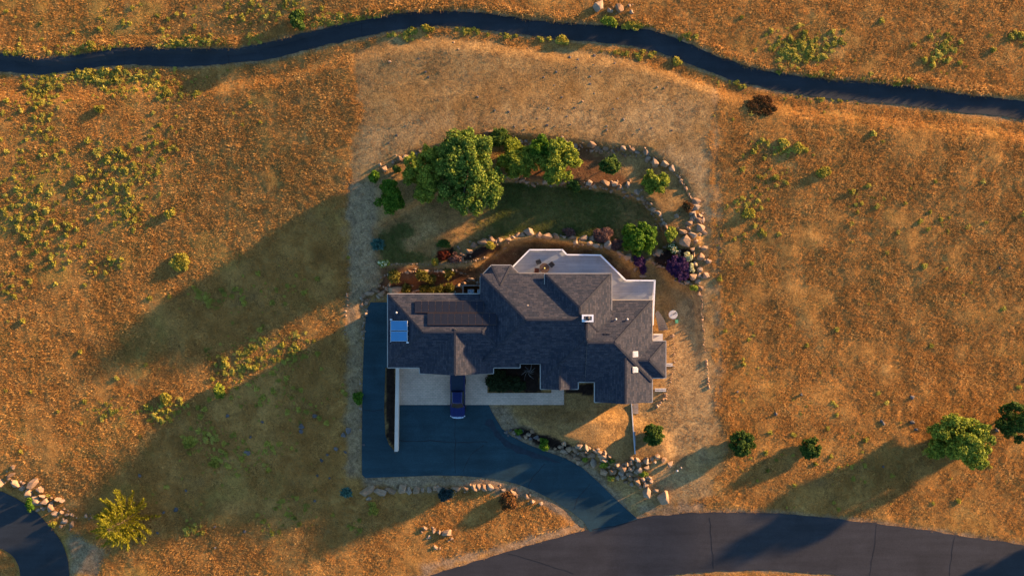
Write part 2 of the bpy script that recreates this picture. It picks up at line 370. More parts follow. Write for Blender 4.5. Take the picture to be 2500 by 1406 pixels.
# foliage
M['wild'] = leafmat('dry_wild_grass', (0.35, 0.180, 0.052), (0.60, 0.310, 0.080), (0.76, 0.48, 0.16), 0.42, 0.35)
M['mown'] = leafmat('mown_dry_grass', (0.25, 0.14, 0.050), (0.38, 0.23, 0.095), (0.50, 0.335, 0.16), 0.3, 0.3)
M['lawn'] = leafmat('green_lawn_grass', (0.090, 0.132, 0.023), (0.170, 0.204, 0.046), (0.363, 0.340, 0.103), 0.3, 0.3)
M['weed'] = leafmat('yellow_green_weeds', (0.20, 0.175, 0.028), (0.40, 0.345, 0.050), (0.60, 0.50, 0.10), 0.4, 0.4)
M['lily'] = leafmat('strappy_garden_leaves', (0.060, 0.055, 0.010), (0.13, 0.12, 0.020), (0.25, 0.21, 0.040), 0.3)
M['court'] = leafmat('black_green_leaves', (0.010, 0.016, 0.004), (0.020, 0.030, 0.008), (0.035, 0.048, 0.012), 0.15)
M['tree'] = leafmat('broad_green_leaves', (0.040, 0.086, 0.010), (0.121, 0.187, 0.022), (0.304, 0.334, 0.051), 0.3)
M['darkgreen'] = leafmat('dark_green_leaves', (0.023, 0.055, 0.010), (0.059, 0.107, 0.016), (0.128, 0.176, 0.023), 0.3)
M['bright'] = leafmat('bright_green_leaves', (0.038, 0.092, 0.005), (0.079, 0.171, 0.012), (0.158, 0.250, 0.020), 0.35)
M['olive'] = leafmat('olive_green_leaves', (0.083, 0.123, 0.013), (0.206, 0.261, 0.028), (0.413, 0.426, 0.049), 0.35)
M['pine'] = leafmat('yellow_green_needles', (0.095, 0.101, 0.007), (0.226, 0.214, 0.014), (0.356, 0.321, 0.024), 0.35)
M['purple'] = leafmat('purple_flower_spikes', (0.019, 0.007, 0.038), (0.045, 0.019, 0.083), (0.102, 0.038, 0.096), 0.3)
M['mauve'] = leafmat('faded_mauve_spikes', (0.078, 0.039, 0.039), (0.146, 0.078, 0.067), (0.190, 0.112, 0.078), 0.3)
M['red'] = leafmat('red_leaves', (0.057, 0.009, 0.006), (0.114, 0.018, 0.009), (0.157, 0.043, 0.014), 0.3)
M['flower'] = leafmat('cream_flower_heads', (0.120, 0.144, 0.024), (0.540, 0.504, 0.240), (0.840, 0.792, 0.504), 0.3)
M['agave'] = leafmat('blue_green_leaves', (0.032, 0.091, 0.069), (0.064, 0.155, 0.118), (0.100, 0.200, 0.155), 0.2)
M['bluegreen'] = leafmat('dusky_blue_green_leaves', (0.012, 0.03, 0.03), (0.025, 0.05, 0.05), (0.05, 0.08, 0.07), 0.2)
M['rustleaf'] = leafmat('rusty_leaves', (0.067, 0.027, 0.010), (0.144, 0.062, 0.018), (0.211, 0.106, 0.029), 0.3)

# ------------------------------------------------------------------ terrain
def masks(x, y):
    z = hgt(x, y); u, v = uvof(x, y, z)
    j = (vnoise(x, y, 1.1, 5) - 0.5) * 16 + (vnoise(x, y, 0.4, 6) - 0.5) * 8
    mown = ss(sdist(u, v, MOWN) + j + (vnoise(x, y, 3.5, 31) - .5) * 26, -8, 12)
    road = np.maximum.reduce([sdist(u, v, q) for q in (PATHP, ROADP, SIDEP, DRIVE, PAVER)])
    house = sdist(u, v, HOUSEP)
    hard = np.maximum(road, house)
    return z, u, v, j, mown, road, house, hard

MULCH = [[(928,678),(960,668),(1060,663),(1135,668),(1150,690),(1172,690),(1172,722),(985,722),(960,705),(925,700)],
         [(1203,890),(1322,880),(1322,957),(1190,957)], [(939,896),(968,896),(966,1100),(942,1068)],
         [(1590,628),(1650,600),(1690,610),(1702,650),(1690,690),(1650,680),(1600,645)],
         [(1128,625),(1180,600),(1232,595),(1225,612),(1180,628),(1130,640)], [(1066,610),(1105,600),(1125,640),(1066,642)],
         [(1378,945),(1452,930),(1452,968),(1378,962)], [(1160,690),(1178,690),(1178,722),(1130,722)],
         [(1235,1042),(1300,1050),(1400,1085),(1380,1105),(1300,1082)]]
NEEDLE = [[(1160,655),(1230,612),(1300,590),(1400,605),(1470,620),(1530,660),(1570,690),(1490,690),(1180,690)],
          [(1240,440),(1420,360),(1480,380),(1560,470),(1500,462),(1400,448)], [(930,650),(1180,650),(1180,720),(930,720)]]
GRAVEL = [[(846,740),(888,740),(886,1165),(846,1165)], [(850,445),(925,445),(915,560),(925,640),(930,700),(850,740)],
          [(884,1160),(1180,1158),(1300,1187),(1390,1240),(1440,1290),(1390,1272),(1290,1215),(1180,1190),(884,1186)],
          [(1193,985),(1240,985),(1270,1040),(1420,1115),(1560,1258),(1540,1262),(1400,1140),(1250,1078),(1195,1010)],
          [(1040,1400),(1440,1285),(1440,1270),(1030,1380)], [(1550,1258),(1720,1245),(1720,1225),(1560,1240)], [(170,1300),(260,1340),(240,1406),(165,1406)],
          [(1742,230),(1750,230),(1758,600),(1760,1000),(1755,1000),(1750,600)]]

WORN = [([(1590,375),(1735,300),(1742,620),(1722,640),(1722,560),(1690,440)],.7), ([(1650,730),(1712,720),(1745,640),(1748,1000),(1720,1210),(1620,1100),(1600,1000)],.5), ([(1540,1240),(1620,1120),(1740,1100),(1730,1215)],.5), ([(880,300),(1730,230),(1735,330),(1500,345),(1200,310),(1000,360),(880,420)],.4), ([(855,450),(920,450),(915,640),(855,730)],.35)]

def lawn_green(x, y, u, v):
    n = vnoise(x, y, 3.0, 9) * .7 + vnoise(x, y, .9, 19) * .3
    g = ss(u, 1130, 1260) * (1 - .7 * ss(u, 1450, 1550)) * (1 - .25 * ss(n, .5, .75))
    for (a, b, ru, rv) in ((985, 565, 26, 18), (955, 605, 36, 34), (990, 630, 60, 14)):
        g = np.maximum(g, .8 * ss(((u - a) / ru) ** 2 + ((v - b) / rv) ** 2 + (n - .5) * 1.5, 1.5, .4))
    return np.clip(g, 0, 1)

def build_terrain():
    fx = np.arange(-80, 80.01, 0.32); fy = np.arange(-49, 49.01, 0.32)
    ext = np.array([4, 10, 22, 45, 90, 180, 350, 650])
    X = np.concatenate([fx[0] - ext[::-1], fx, fx[-1] + ext]); Y = np.concatenate([fy[0] - ext[::-1], fy, fy[-1] + ext])
    gx, gy = np.meshgrid(X, Y); x = gx.ravel(); y = gy.ravel()
    z, u, v, j, mown, road, house, hard = masks(x, y)
    free = ss(hard, 0, -14)
    nat = free * (1 - ss(sdist(u, v, PAD), -30, 10) * 0.7)
    wild = 1 - mown
    rel = (vnoise(x, y, 2.6, 1) - 0.5) * 0.15 + (vnoise(x, y, 1.1, 2) - 0.5) * 0.07 + (vnoise(x, y, 0.5, 3) - 0.5) * 0.03 + (vnoise(x, y, 6.0, 17) - 0.5) * 0.10
    z2 = z + rel * nat * (0.30 + 0.9 * wild) - 0.02 * (1 - free)
    lawn = ss(sdist(u, v, LAWN) + j, -4, 10)
    bare = ss(vnoise(x, y, 4.0, 9) + 0.25 * ss(u, 1250, 950), 0.45, 0.7)
    lawn = lawn * lawn_green(x, y, u, v)
    mul = np.maximum.reduce([ss(sdist(u, v, q) + j * 0.5, -2, 3) for q in MULCH])
    nee = np.maximum.reduce([ss(sdist(u, v, q) + j, -6, 8) for q in NEEDLE]) * 0.9
    gra = np.maximum.reduce([ss(sdist(u, v, q) + j * 1.2, -14, 10) * wt for q, wt in zip(GRAVEL, (.5, .55, .75, .75, .7, .6, .7, .3))])
    side = np.maximum(sdist(u, v, PATHP), sdist(u, v, ROADP))
    gra = np.maximum(gra, ss(side + j * 0.4, -13, 2) * 0.7)
    weed = wild * 0.6 * ss(vnoise(x, y, 6, 11) * 0.6 + vnoise(x, y, 2, 12) * 0.4 + 0.12 * ss(u, 700, 0), 0.56, 0.74) * (0.3 + 0.5 * ss(u, 900, 300))
    sh = wild * ss(vnoise(x, y, 1.7, 21), 0.6, 0.9) * 0
    nx, ny = len(X), len(Y)
    me = bpy.data.meshes.new('ground'); me.vertices.add(nx * ny)
    me.vertices.foreach_set('co', np.stack([x, y, z2], 1).astype('f').ravel())
    idx = np.arange(nx * ny).reshape(ny, nx)
    q = np.stack([idx[:-1, :-1], idx[:-1, 1:], idx[1:, 1:], idx[1:, :-1]], -1).reshape(-1, 4)
    me.loops.add(q.size); me.loops.foreach_set('vertex_index', q.astype('i').ravel())
    me.polygons.add(len(q)); me.polygons.foreach_set('loop_start', np.arange(0, q.size, 4, dtype='i')); me.polygons.foreach_set('loop_total', np.full(len(q), 4, 'i'))
    me.polygons.foreach_set('use_smooth', np.ones(len(q), bool))
    worn = np.maximum.reduce([ss(sdist(u, v, q) + j * 2, -20, 24) * wt for q, wt in WORN]) * ss(vnoise(x, y, 2.4, 25) + .35, .3, .8)
    for nm, ch in (('zone_a', (mown, lawn, mul, worn)), ('zone_b', (gra, weed, nee, np.ones_like(mown)))):
        a = me.attributes.new(nm, 'FLOAT_COLOR', 'POINT'); a.data.foreach_set('color', np.stack(ch, 1).astype('f').ravel())
    me.update(calc_edges=True); me.materials.append(M['ground'])
    o = bpy.data.objects.new('ground', me); COL.objects.link(o); WL[o.name] = Vector((0, 0, 0))
    return tag(o, 'dry grassy hillside with a mown lot and bare dusty strips', 'ground', kind='structure')
build_terrain()

def resample(pts, n):
    pts = np.array(pts, float); d = np.r_[0, np.cumsum(np.hypot(*np.diff(pts, axis=0).T))]
    # Catmull-like smoothing through dense linear sampling and a small moving average
    s = np.linspace(0, d[-1], n); q = np.stack([np.interp(s, d, pts[:, 0]), np.interp(s, d, pts[:, 1])], 1)
    k = 5; pad = np.r_[np.repeat(q[:1], k, 0), q, np.repeat(q[-1:], k, 0)]
    return np.stack([np.convolve(pad[:, i], np.ones(2 * k + 1) / (2 * k + 1), 'valid') for i in (0, 1)], 1)

def ribbon(name, A, B, m, n, across, dz, label, cat, fray=0.0):
    a = resample(A, n); b = resample(B, n)
    if fray:
        for e in (a, b):
            e[:, 1] += (vnoise(e[:, 0], e[:, 1], 9, 4) - 0.5) * fray * 2 + (vnoise(e[:, 0], e[:, 1], 25, 5) - 0.5) * fray * 2
    f = []; tt = np.linspace(0, 1, across + 1)[None, :, None]
    v = GV((a[:, None] * (1 - tt) + b[:, None] * tt).reshape(-1, 2), dz)
    for i in range(n - 1):
        for k in range(across):
            c = i * (across + 1) + k; f.append((c, c + across + 1, c + across + 2, c + 1))
    o = mk(name, v, f, m); return tag(o, label, cat, kind='structure')
ribbon('path', PATH_TOP, PATH_BOT, M['path'], 420, 6, 0.045, 'narrow winding asphalt path across the top of the dry field', 'path', 2.0)
road = ribbon('road', ROAD_TOP, ROAD_BOT, M['road'], 260, 8, 0.045, 'wide asphalt road curving along the bottom of the picture', 'road', 1.5)
side = ribbon('side_driveway', SIDE_L, SIDE_R, M['path'], 120, 8, 0.045, 'curved asphalt driveway in the lower corner beside tan boulders', 'driveway', 1.0)

def sheet(name, poly, m, z, label=None, cat=None, parent=None, thick=0.0):
    pts = [P(u, v, z) for u, v in poly]
    tr = tessellate_polygon([pts]); v = list(pts); f = [t for t in tr]
    a, b, c = [v[i] for i in f[0]]
    if (b - a).cross(c - a).z < 0: f = [t[::-1] for t in f]
    if thick:
        n = len(pts); v += [p - Vector((0, 0, thick)) for p in pts]
        area = sum(pts[i].x * pts[(i+1)%n].y - pts[(i+1)%n].x * pts[i].y for i in range(n))
        for i in range(n):
            j = (i + 1) % n; f.append((i, i + n, j + n, j) if area > 0 else (i, j, j + n, i + n))
        f += [tuple(k + n for k in t[::-1]) for t in f[:len(tr)]]
    o = mk(name, v, f, m, parent)
    if label: tag(o, label, cat, kind='structure')
    return o
def draped(name, poly, m, dz, parent=None, step=0.7):
    q = GV(poly); bm = bmesh.new(); vs0 = [bm.verts.new((p_[0], p_[1], 0)) for p_ in q]
    for t_ in tessellate_polygon([[Vector((p_[0], p_[1], 0)) for p_ in q]]):
        f_ = bm.faces.new([vs0[i] for i in t_]); f_.normal_update()
        if f_.normal.z < 0: f_.normal_flip()
    for ax in (0, 1):
        for c_ in np.arange(q[:, ax].min() + step / 2, q[:, ax].max(), step):
            no = (1, 0, 0) if ax == 0 else (0, 1, 0)
            bmesh.ops.bisect_plane(bm, geom=bm.verts[:] + bm.edges[:] + bm.faces[:], plane_co=(c_, 0, 0) if ax == 0 else (0, c_, 0), plane_no=no)
    bm.verts.index_update(); V = np.array([v_.co[:] for v_ in bm.verts]); V[:, 2] = hgt(V[:, 0], V[:, 1]) + dz
    F = [[v_.index for v_ in f_.verts] for f_ in bm.faces]; bm.free()
    return mk(name, V, F, m, parent)
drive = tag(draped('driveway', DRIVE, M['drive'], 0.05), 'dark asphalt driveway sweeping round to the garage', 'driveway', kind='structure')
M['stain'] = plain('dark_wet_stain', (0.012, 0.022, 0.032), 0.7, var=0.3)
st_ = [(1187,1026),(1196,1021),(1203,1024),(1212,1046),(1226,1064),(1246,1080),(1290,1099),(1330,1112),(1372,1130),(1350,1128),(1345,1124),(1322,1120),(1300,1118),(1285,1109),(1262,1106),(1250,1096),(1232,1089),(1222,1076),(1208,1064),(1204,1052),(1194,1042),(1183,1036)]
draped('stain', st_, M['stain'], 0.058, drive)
sheet('paved_forecourt', PAVER, M['paver'], 0.09, 'pale paved forecourt before the garage doors', 'forecourt', thick=0.1)

def crack(parent, pts, wd, m=None, dz=0.056):
    pts = [np.array(p, float) for p in pts]; q = []
    for i in range(len(pts) - 1):
        for k in range(4):
            t = k / 4; p = pts[i] * (1 - t) + pts[i+1] * t + (rng.rand(2) - .5) * 3; q.append(p)
    q.append(pts[-1]); v = []; f = []
    for i, p in enumerate(q):
        d = q[min(i+1, len(q)-1)] - q[max(i-1, 0)]; nrm = np.array([-d[1], d[0]]) / (np.hypot(*d) + 1e-6)
        ww = wd * (0.6 + 0.8 * rng.rand()) * 0.5
        v += [G(*(p - nrm * ww), dz), G(*(p + nrm * ww), dz)]
    for i in range(len(q) - 1): f.append((2*i, 2*i+1, 2*i+3, 2*i+2))
    mk('crack', v, f, m or M['crack'], parent)
crack(road, [(1733,1262),(1735,1300),(1739,1345),(1742,1388)], 1.5)
crack(road, [(2140,1279),(2136,1320),(2130,1360),(2122,1404)], 1.2)
crack(road, [(1445,1293),(1500,1283),(1556,1268)], 2.0)
crack(drive, [(975,1076),(1050,1076),(1130,1080),(1190,1078)], 1.6, dz=0.056)
crack(drive, [(1110,1020),(1112,1080),(1112,1155)], 1.4, dz=0.056)
crack(drive, [(1330,1130),(1300,1165),(1290,1188)], 1.4, dz=0.056)

path_o = bpy.data.objects['path']
for a_, b_ in (((555,122),(558,157)),((880,52),(884,90)),((1290,52),(1284,84)),((1720,128),(1700,160)),((2120,204),(2112,246)),((300,119),(304,157))): crack(path_o, [a_, ((a_[0]+b_[0])/2+2, (a_[1]+b_[1])/2), b_], 1.1)
crack(drive, [(890,1000),(912,1003),(936,1000)], 1.1); crack(drive, [(1180,1085),(1150,1110),(1130,1150)], 1.2); crack(drive, [(1440,1180),(1410,1215),(1400,1245)], 1.2)
crack(road, [(1240,1350),(1320,1372),(1400,1400)], 1.1); crack(road, [(2330,1310),(2322,1360),(2315,1440)], 1.2)

# ------------------------------------------------------------------ the house
EAVE, PITCH = 5.0, 0.48
house = thing('house', 'large single house with dark shingle hip roofs and white rear deck', 'house', (P(1290, 820, 0)))
KE = (H - EAVE) / H / S
def ex(u): return (u - CU) * KE
def ey(v): return (CV - v) * KE

def roof_solid(faces3, parent, name='roof', gable_faces=(), base=0.16):
    """faces3: list of planar polygons (world verts). Adds a fascia skirt and soffit below the outer loop."""
    vs_, key, F = [], {}, []
    def vid(p):
        k = (round(p[0], 4), round(p[1], 4), round(p[2], 4))
        if k not in key: key[k] = len(vs_); vs_.append(Vector(p))
        return key[k]
    for poly in faces3: F.append([vid(p) for p in poly])
    cnt = {}
    for f in F:
        for a, b in zip(f, f[1:] + f[:1]): cnt[(a, b)] = cnt.get((a, b), 0) + 1
    edges = [(a, b) for (a, b) in cnt if (b, a) not in cnt]
    mi = [0] * len(F); low = {}
    for a, b in edges:
        for q in (a, b):
            if q not in low: low[q] = len(vs_); vs_.append(vs_[q] - Vector((0, 0, base)))
    for a, b in edges: F.append([b, a, low[a], low[b]]); mi.append(1)
    nxt = {a: b for a, b in edges}; st = edges[0][0]; loop = [st]
    while nxt.get(loop[-1]) not in (None, st) and len(loop) < 60: loop.append(nxt[loop[-1]])
    F.append([low[q] for q in loop][::-1]); mi.append(1)
    uvs = []
    for f, m_ in zip(F, mi):
        pts = [vs_[i] for i in f]; n = Vector((0, 0, 0))
        for i in range(1, len(pts) - 1): n += (pts[i] - pts[0]).cross(pts[i+1] - pts[0])
        n = n.normalized() if n.length > 0 else Vector((0, 0, 1))
        e = Vector((0, 0, 1)).cross(n); e = e.normalized() if e.length > 1e-4 else Vector((1, 0, 0)); s_ = n.cross(e)
        uvs += [(p.dot(e), p.dot(s_)) for p in pts]
    ro = mk(name, vs_, F, [M['roof'], M['fascia']], parent, mi=mi, uvs=uvs)
    for (a, b) in cnt:
        if (b, a) in cnt and a < b:
            p, q = vs_[a], vs_[b]; d = (q - p).normalized()
            MB().bar(p + d * .12 + Vector((0, 0, .012)), q - d * .06 + Vector((0, 0, .012)), .24, .05).build('ridge_cap', M['ridge'], ro)
    return ro

def hip(u0, u1, v0, v1, axis, lo='hip', hi='hip', dz=0.0, z=None, name='roof'):
    """rectangular hip/gable roof. lo/hi: kind of end at the smaller/larger coordinate (u for EW, v for NS)."""
    z = (EAVE if z is None else z) + dz
    x0, x1, y0, y1 = ex(u0), ex(u1), ey(v1), ey(v0)          # y0 south, y1 north
    if axis == 'EW':
        r = (y1 - y0) / 2; yr = (y0 + y1) / 2; zr = z + r * PITCH
        a = (x0 + (r if lo == 'hip' else 0), yr, zr); b = (x1 - (r if hi == 'hip' else 0), yr, zr)
        A, B, C, D = (x0,y0,z), (x1,y0,z), (x1,y1,z), (x0,y1,z)
        fs = [[A, B, b, a], [C, D, a, b]]
        if lo == 'hip': fs.append([D, A, a])
        if hi == 'hip': fs.append([B, C, b])
        gab = ([[D, A, a]] if lo != 'hip' else []) + ([[B, C, b]] if hi != 'hip' else [])
    else:
        r = (x1 - x0) / 2; xr = (x0 + x1) / 2; zr = z + r * PITCH
        a = (xr, y1 - (r if lo == 'hip' else 0), zr); b = (xr, y0 + (r if hi == 'hip' else 0), zr)
        A, B, C, D = (x0,y0,z), (x1,y0,z), (x1,y1,z), (x0,y1,z)
        fs = [[D, A, b, a], [B, C, a, b]]
        if lo == 'hip': fs.append([C, D, a])
        if hi == 'hip': fs.append([A, B, b])
        gab = ([[C, D, a]] if lo != 'hip' else []) + ([[A, B, b]] if hi != 'hip' else [])
    ro = roof_solid(fs, house, name)
    for g in gab:   # gable wall set a little inside the roof edge
        c = Vector(((x0+x1)/2, (y0+y1)/2, z)); q = []
        for p in g:
            p = Vector(p); q.append(p)
        n = (q[1]-q[0]).cross(q[2]-q[0]).normalized(); q = [p - n * 0.25 - Vector((0,0,0.05)) for p in q]
        mk('gable_wall', q, [(0, 1, 2)], M['stucco'], house)
    return ro

hip(947, 1268, 718, 897, 'EW')                                   # garage wing
hip(1025, 1204, 800, 911, 'NS', 'gable', 'gable', 0.012)         # garage front gable
hip(1173, 1421, 668, 887, 'EW', 'hip', 'gable', 0.45)           # main block
zb = EAVE - 0.01; apx = Vector((ex(1222.5), ey(699), zb + (ex(1222.5) - ex(1173.5)) * PITCH)); ape = Vector((ex(1222.5), ey(765), apx.z))
def bp(u, v): return (ex(u), ey(v), zb)
roof_solid([[bp(1173.5,765), tuple(ape), tuple(apx), bp(1173.5,676)][::-1], [bp(1173.5,676), tuple(apx), bp(1200,648)][::-1], [bp(1200,648), tuple(apx), bp(1247,648)][::-1],
            [bp(1247,648), tuple(apx), bp(1271.5,672)][::-1], [bp(1271.5,672), tuple(apx), tuple(ape), bp(1271.5,765)][::-1]], house)   # rear bay
hip(1329, 1490, 669, 842.5, 'NS', 'hip', 'hip', z=EAVE + 44.4 * KE * PITCH)   # raised rear block
hip(1320, 1534, 783, 931.5, 'NS', 'gable', 'hip', 0.0)
hip(1428, 1592, 733, 932, 'EW', 'gable', 'hip', 0.13)           # east block
hip(1320, 1411, 872, 949, 'NS', 'gable', 'gable', -0.015)        # entry gable
hip(1452, 1592, 850, 981, 'NS', 'gable', 'gable', -0.02)         # south-east gable
hip(1500, 1625, 833, 922, 'EW', 'gable', 'hip', -0.03)           # small east hip

# pale gutters along the outer eaves
OUT = [(947,718),(1173,718),(1173,676),(1200,648),(1247,648),(1266,668),(1329,668),'up',(1329,669),(1490,669),'dn',(1490,733),(1592,733),(1592,833),(1625,833),(1625,922),(1592,922),(1592,981),(1452,981),(1452,932),(1411,932),(1411,949),(1320,949),(1320,887),(1269,887),(1269,897),(1204,897),(1204,911),(1025,911),(1025,897),(947,897)]
prev = None; zz = EAVE
first = OUT[0]
for p in OUT + [first]:
    if p == 'up': zz = EAVE + 44.4 * KE * PITCH; prev = None; continue
    if p == 'dn':
        mk('gutter', *(lambda b: (b.v, b.f))(MB().bar((ex(1490.6), ey(669), zz - .06), (ex(1490.6), ey(757), zz - .06), .1, .12)), M['fascia'], house)
        mk('gutter', *(lambda b: (b.v, b.f))(MB().bar((ex(1328.4), ey(669), zz - .06), (ex(1328.4), ey(697), zz - .06), .1, .12)), M['fascia'], house)
        zz = EAVE; prev = None; continue
    if prev is not None:
        a = Vector((ex(prev[0]), ey(prev[1]), zz - 0.06)); b = Vector((ex(p[0]), ey(p[1]), zz - 0.06))
        d = (b - a).normalized(); o_ = Vector((-d.y, d.x, 0)) * 0.045
        MB().bar(a + o_ - d * 0.04, b + o_ + d * 0.04, 0.11, 0.12).build('gutter', M['fascia'], house)
    prev = p

# walls below the eaves
WALLS = [(955,1262,727,889),(1034,1196,800,901),(1182,1421,676,878),(1184,1258,662,765),(1337,1482,678,800),(1329,1500,783,925),(1428,1583,742,924),(1330,1402,880,939),(1461,1584,860,971),(1520,1616,842,914)]
for i, (u0, u1, v0, v1) in enumerate(WALLS):
    k = 0.004 * i
    MB().box(ex(u0) + k, ex(u1) - k, ey(v1) + k, ey(v0) - k, -0.4, EAVE - 0.15 + (1.1 if i == 4 else 0)).build('wall', M['stucco'], house)
def wopen(kind, x0, x1, y, z0, z1, sgn):
    """opening on a wall facing south (sgn -1) or north (+1)"""
    t = MB().box(x0, x1, min(y, y + sgn*.05), max(y, y + sgn*.05), z0, z1).build(kind, M['white'], house)
    if kind == 'window':
        MB().box(x0+.08, x1-.08, min(y + sgn*.05, y + sgn*.06), max(y + sgn*.05, y + sgn*.06), z0+.08, z1-.08).build('pane', M['pane'], t)
    else:
        for r in range(4):
            h_ = (z1 - z0) / 4
            MB().box(x0+.05, x1-.05, min(y + sgn*.05, y + sgn*.065), max(y + sgn*.05, y + sgn*.065), z0 + r*h_ + .03, z0 + (r+1)*h_ - .03).build('door_panel', M['whitewall'], t)
for u0, u1 in ((1042,1100),(1122,1180)): wopen('garage_door', ex(u0), ex(u1), ey(901), 0.1, 2.6, -1)
wopen('garage_door', ex(975), ex(1015), ey(889), 0.1, 2.6, -1)
for u0, u1, v in ((1225,1255,878),(1280,1310,878),(1340,1385,939),(1480,1510,971),(1540,1570,971)): wopen('window', ex(u0), ex(u1), ey(v), 1.2, 2.9, -1)
for u0, u1, v in ((1000,1030,727),(1080,1110,727),(1205,1240,662),(1275,1310,676),(1350,1400,678),(1420,1470,678),(1510,1560,742)): wopen('window', ex(u0), ex(u1), ey(v), 1.6, 3.4, 1)

# chimney
zt = 8.9
c0, c1 = P(1421, 786, zt), P(1449, 768, zt)
x0, x1, y0, y1 = c0.x, c1.x, c0.y, c1.y
ch = MB().box(x0+.08, x1-.08, y0+.08, y1-.08, 4.0, zt-.22).build('chimney', M['stucco'], house)
r = MB(); wd = .2
r.box(x0, x1, y0, y0+wd, zt-.22, zt); r.box(x0, x1, y1-wd, y1, zt-.22, zt); r.box(x0, x0+wd, y0+wd, y1-wd, zt-.22, zt); r.box(x1-wd, x1, y0+wd, y1-wd, zt-.22, zt)
r.build('chimney_cap', M['white'], ch)
cx, cyy = (x0+x1)/2, (y0+y1)/2
MB().tube([(cx,cyy,zt-.2),(cx,cyy,zt+.2)], [.2,.2], 12).tube([(cx,cyy,zt+.2),(cx,cyy,zt+.24),(cx,cyy,zt+.36)], [.29,.3,.08], 12).build('flue', M['dark'], ch)

def roofz(u, v, kind, e=EAVE):
    return e
def on_roof(u, v, fz):
    z = EAVE + 1.5
    for _ in range(6):
        p = P(u, v, z); z = fz(p.x, p.y)
    return P(u, v, z)
main_n = lambda x, y: EAVE + (ey(668) - y) * PITCH
east_n = lambda x, y: EAVE + (ey(733) - y) * PITCH
east_e = lambda x, y: EAVE + (ex(1592) - x) * PITCH
west_w = lambda x, y: EAVE + (x - ex(947)) * PITCH
west_n = lambda x, y: EAVE + (ey(718) - y) * PITCH
main_w = lambda x, y: EAVE + (x - ex(1173)) * PITCH
for u, v, fz in ((1260,713,main_n),(1312,713,main_n),(1503,779,east_n),(1531,779,east_n),(1250,757,main_w),(1251,776,main_w),(969,763,west_w)):
    p = on_roof(u, v, fz); sz = 0.07 if v in (757, 776) else 0.13
    b = MB().tube([p - Vector((0,0,.2)), p + Vector((0,0,.32))], [.05,.05], 8).tube([p + Vector((0,0,.3)), p + Vector((0,0,.34)), p + Vector((0,0,.42))], [sz*.9, sz, .05], 10)
    b.build('vent_pipe', M['ventgrey'], house)
for u, v, fz in ((1476,816,east_n),(1485,816,east_n),(1290,760,main_n)):
    p = on_roof(u, v, fz); MB().box(p.x-.15, p.x+.15, p.y-.14, p.y+.14, p.z-.15, p.z+.2).build('roof_vent', M['dark'], house)
p = on_roof(1288, 747, main_n); MB().tube([p-Vector((0,0,.2)), p+Vector((0,0,.35))], [.14,.14], 12).tube([p+Vector((0,0,.33)), p+Vector((0,0,.38)), p+Vector((0,0,.46))], [.19,.2,.08], 12).build('vent_pipe', M['wood'], house)
for v in (864, 902):
    a = on_roof(1551, v, east_e); hw, hl = .36, .36
    b = MB()
    v8 = []
    for dz in (-.1, .14):
        for dx, dy in ((-hw,-hl),(hw,-hl),(hw,hl),(-hw,hl)): v8.append((a.x+dx, a.y+dy, a.z - dx*PITCH + dz))
    s_ = mk('skylight', v8, [(0,3,2,1),(4,5,6,7),(0,1,5,4),(1,2,6,5),(2,3,7,6),(3,0,4,7)], M['ventgrey'], house)
    v8 = [(a.x+dx*.75, a.y+dy*.75, a.z - dx*.75*PITCH + dz) for dz in (.13, .17) for dx, dy in ((-hw,-hl),(hw,-hl),(hw,hl),(-hw,hl))]
    mk('skylight_dome', v8, [(0,3,2,1),(4,5,6,7),(0,1,5,4),(1,2,6,5),(2,3,7,6),(3,0,4,7)], M['dome'], s_)

# solar array on the rear slope of the garage wing
def slab(name, corners, th, m, parent):
    c = [Vector(q) for q in corners]; n = (c[1]-c[0]).cross(c[2]-c[0]).normalized()
    if n.z < 0: n = -n
    v = [q - n*th for q in c] + c
    a = (c[1]-c[0]).cross(c[2]-c[0]).z > 0
    f = [(0,3,2,1),(4,5,6,7),(0,1,5,4),(1,2,6,5),(2,3,7,6),(3,0,4,7)]
    if not a: f = [q[::-1] for q in f]
    return mk(name, v, f, m, parent)
pa = on_roof(1113, 764, west_n)
arr = thing('solar_array', 'two rows of dark solar panels on the garage wing roof', 'solar panels', pa)
OFF = 0.22
wn2 = lambda x, y: west_n(x, y) + OFF
for row, (ua, n_, va, vb_) in enumerate(((1013, 10, 734.4, 763.0), (1043.6, 10, 764.3, 792.8))):
    for k in range(n_):
        u0 = ua + k * 16.85; u1 = u0 + 16.2
        cs = [on_roof(u0, vb_, wn2), on_roof(u1, vb_, wn2), on_roof(u1, va, wn2), on_roof(u0, va, wn2)]
        pn = slab('solar_panel', cs, .05, M['pvframe'], arr)
        cc = sum(cs, Vector()) / 4; nn = (cs[1]-cs[0]).cross(cs[2]-cs[0]).normalized()
        slab('cell_sheet', [cc + (q - cc) * 0.955 + nn * .006 for q in cs], .01, M['pv'], pn)
    r = MB()
for row, (ua, ub, va) in enumerate(((1014, 1180, 742), (1014, 1180, 756), (1046, 1211, 772), (1046, 1211, 785))):
    a, b = on_roof(ua, va, lambda x, y: west_n(x, y) + .1), on_roof(ub, va, lambda x, y: west_n(x, y) + .1)
    MB().bar(a, b, .05, .18).build('mounting_rail', M['metal'], arr)

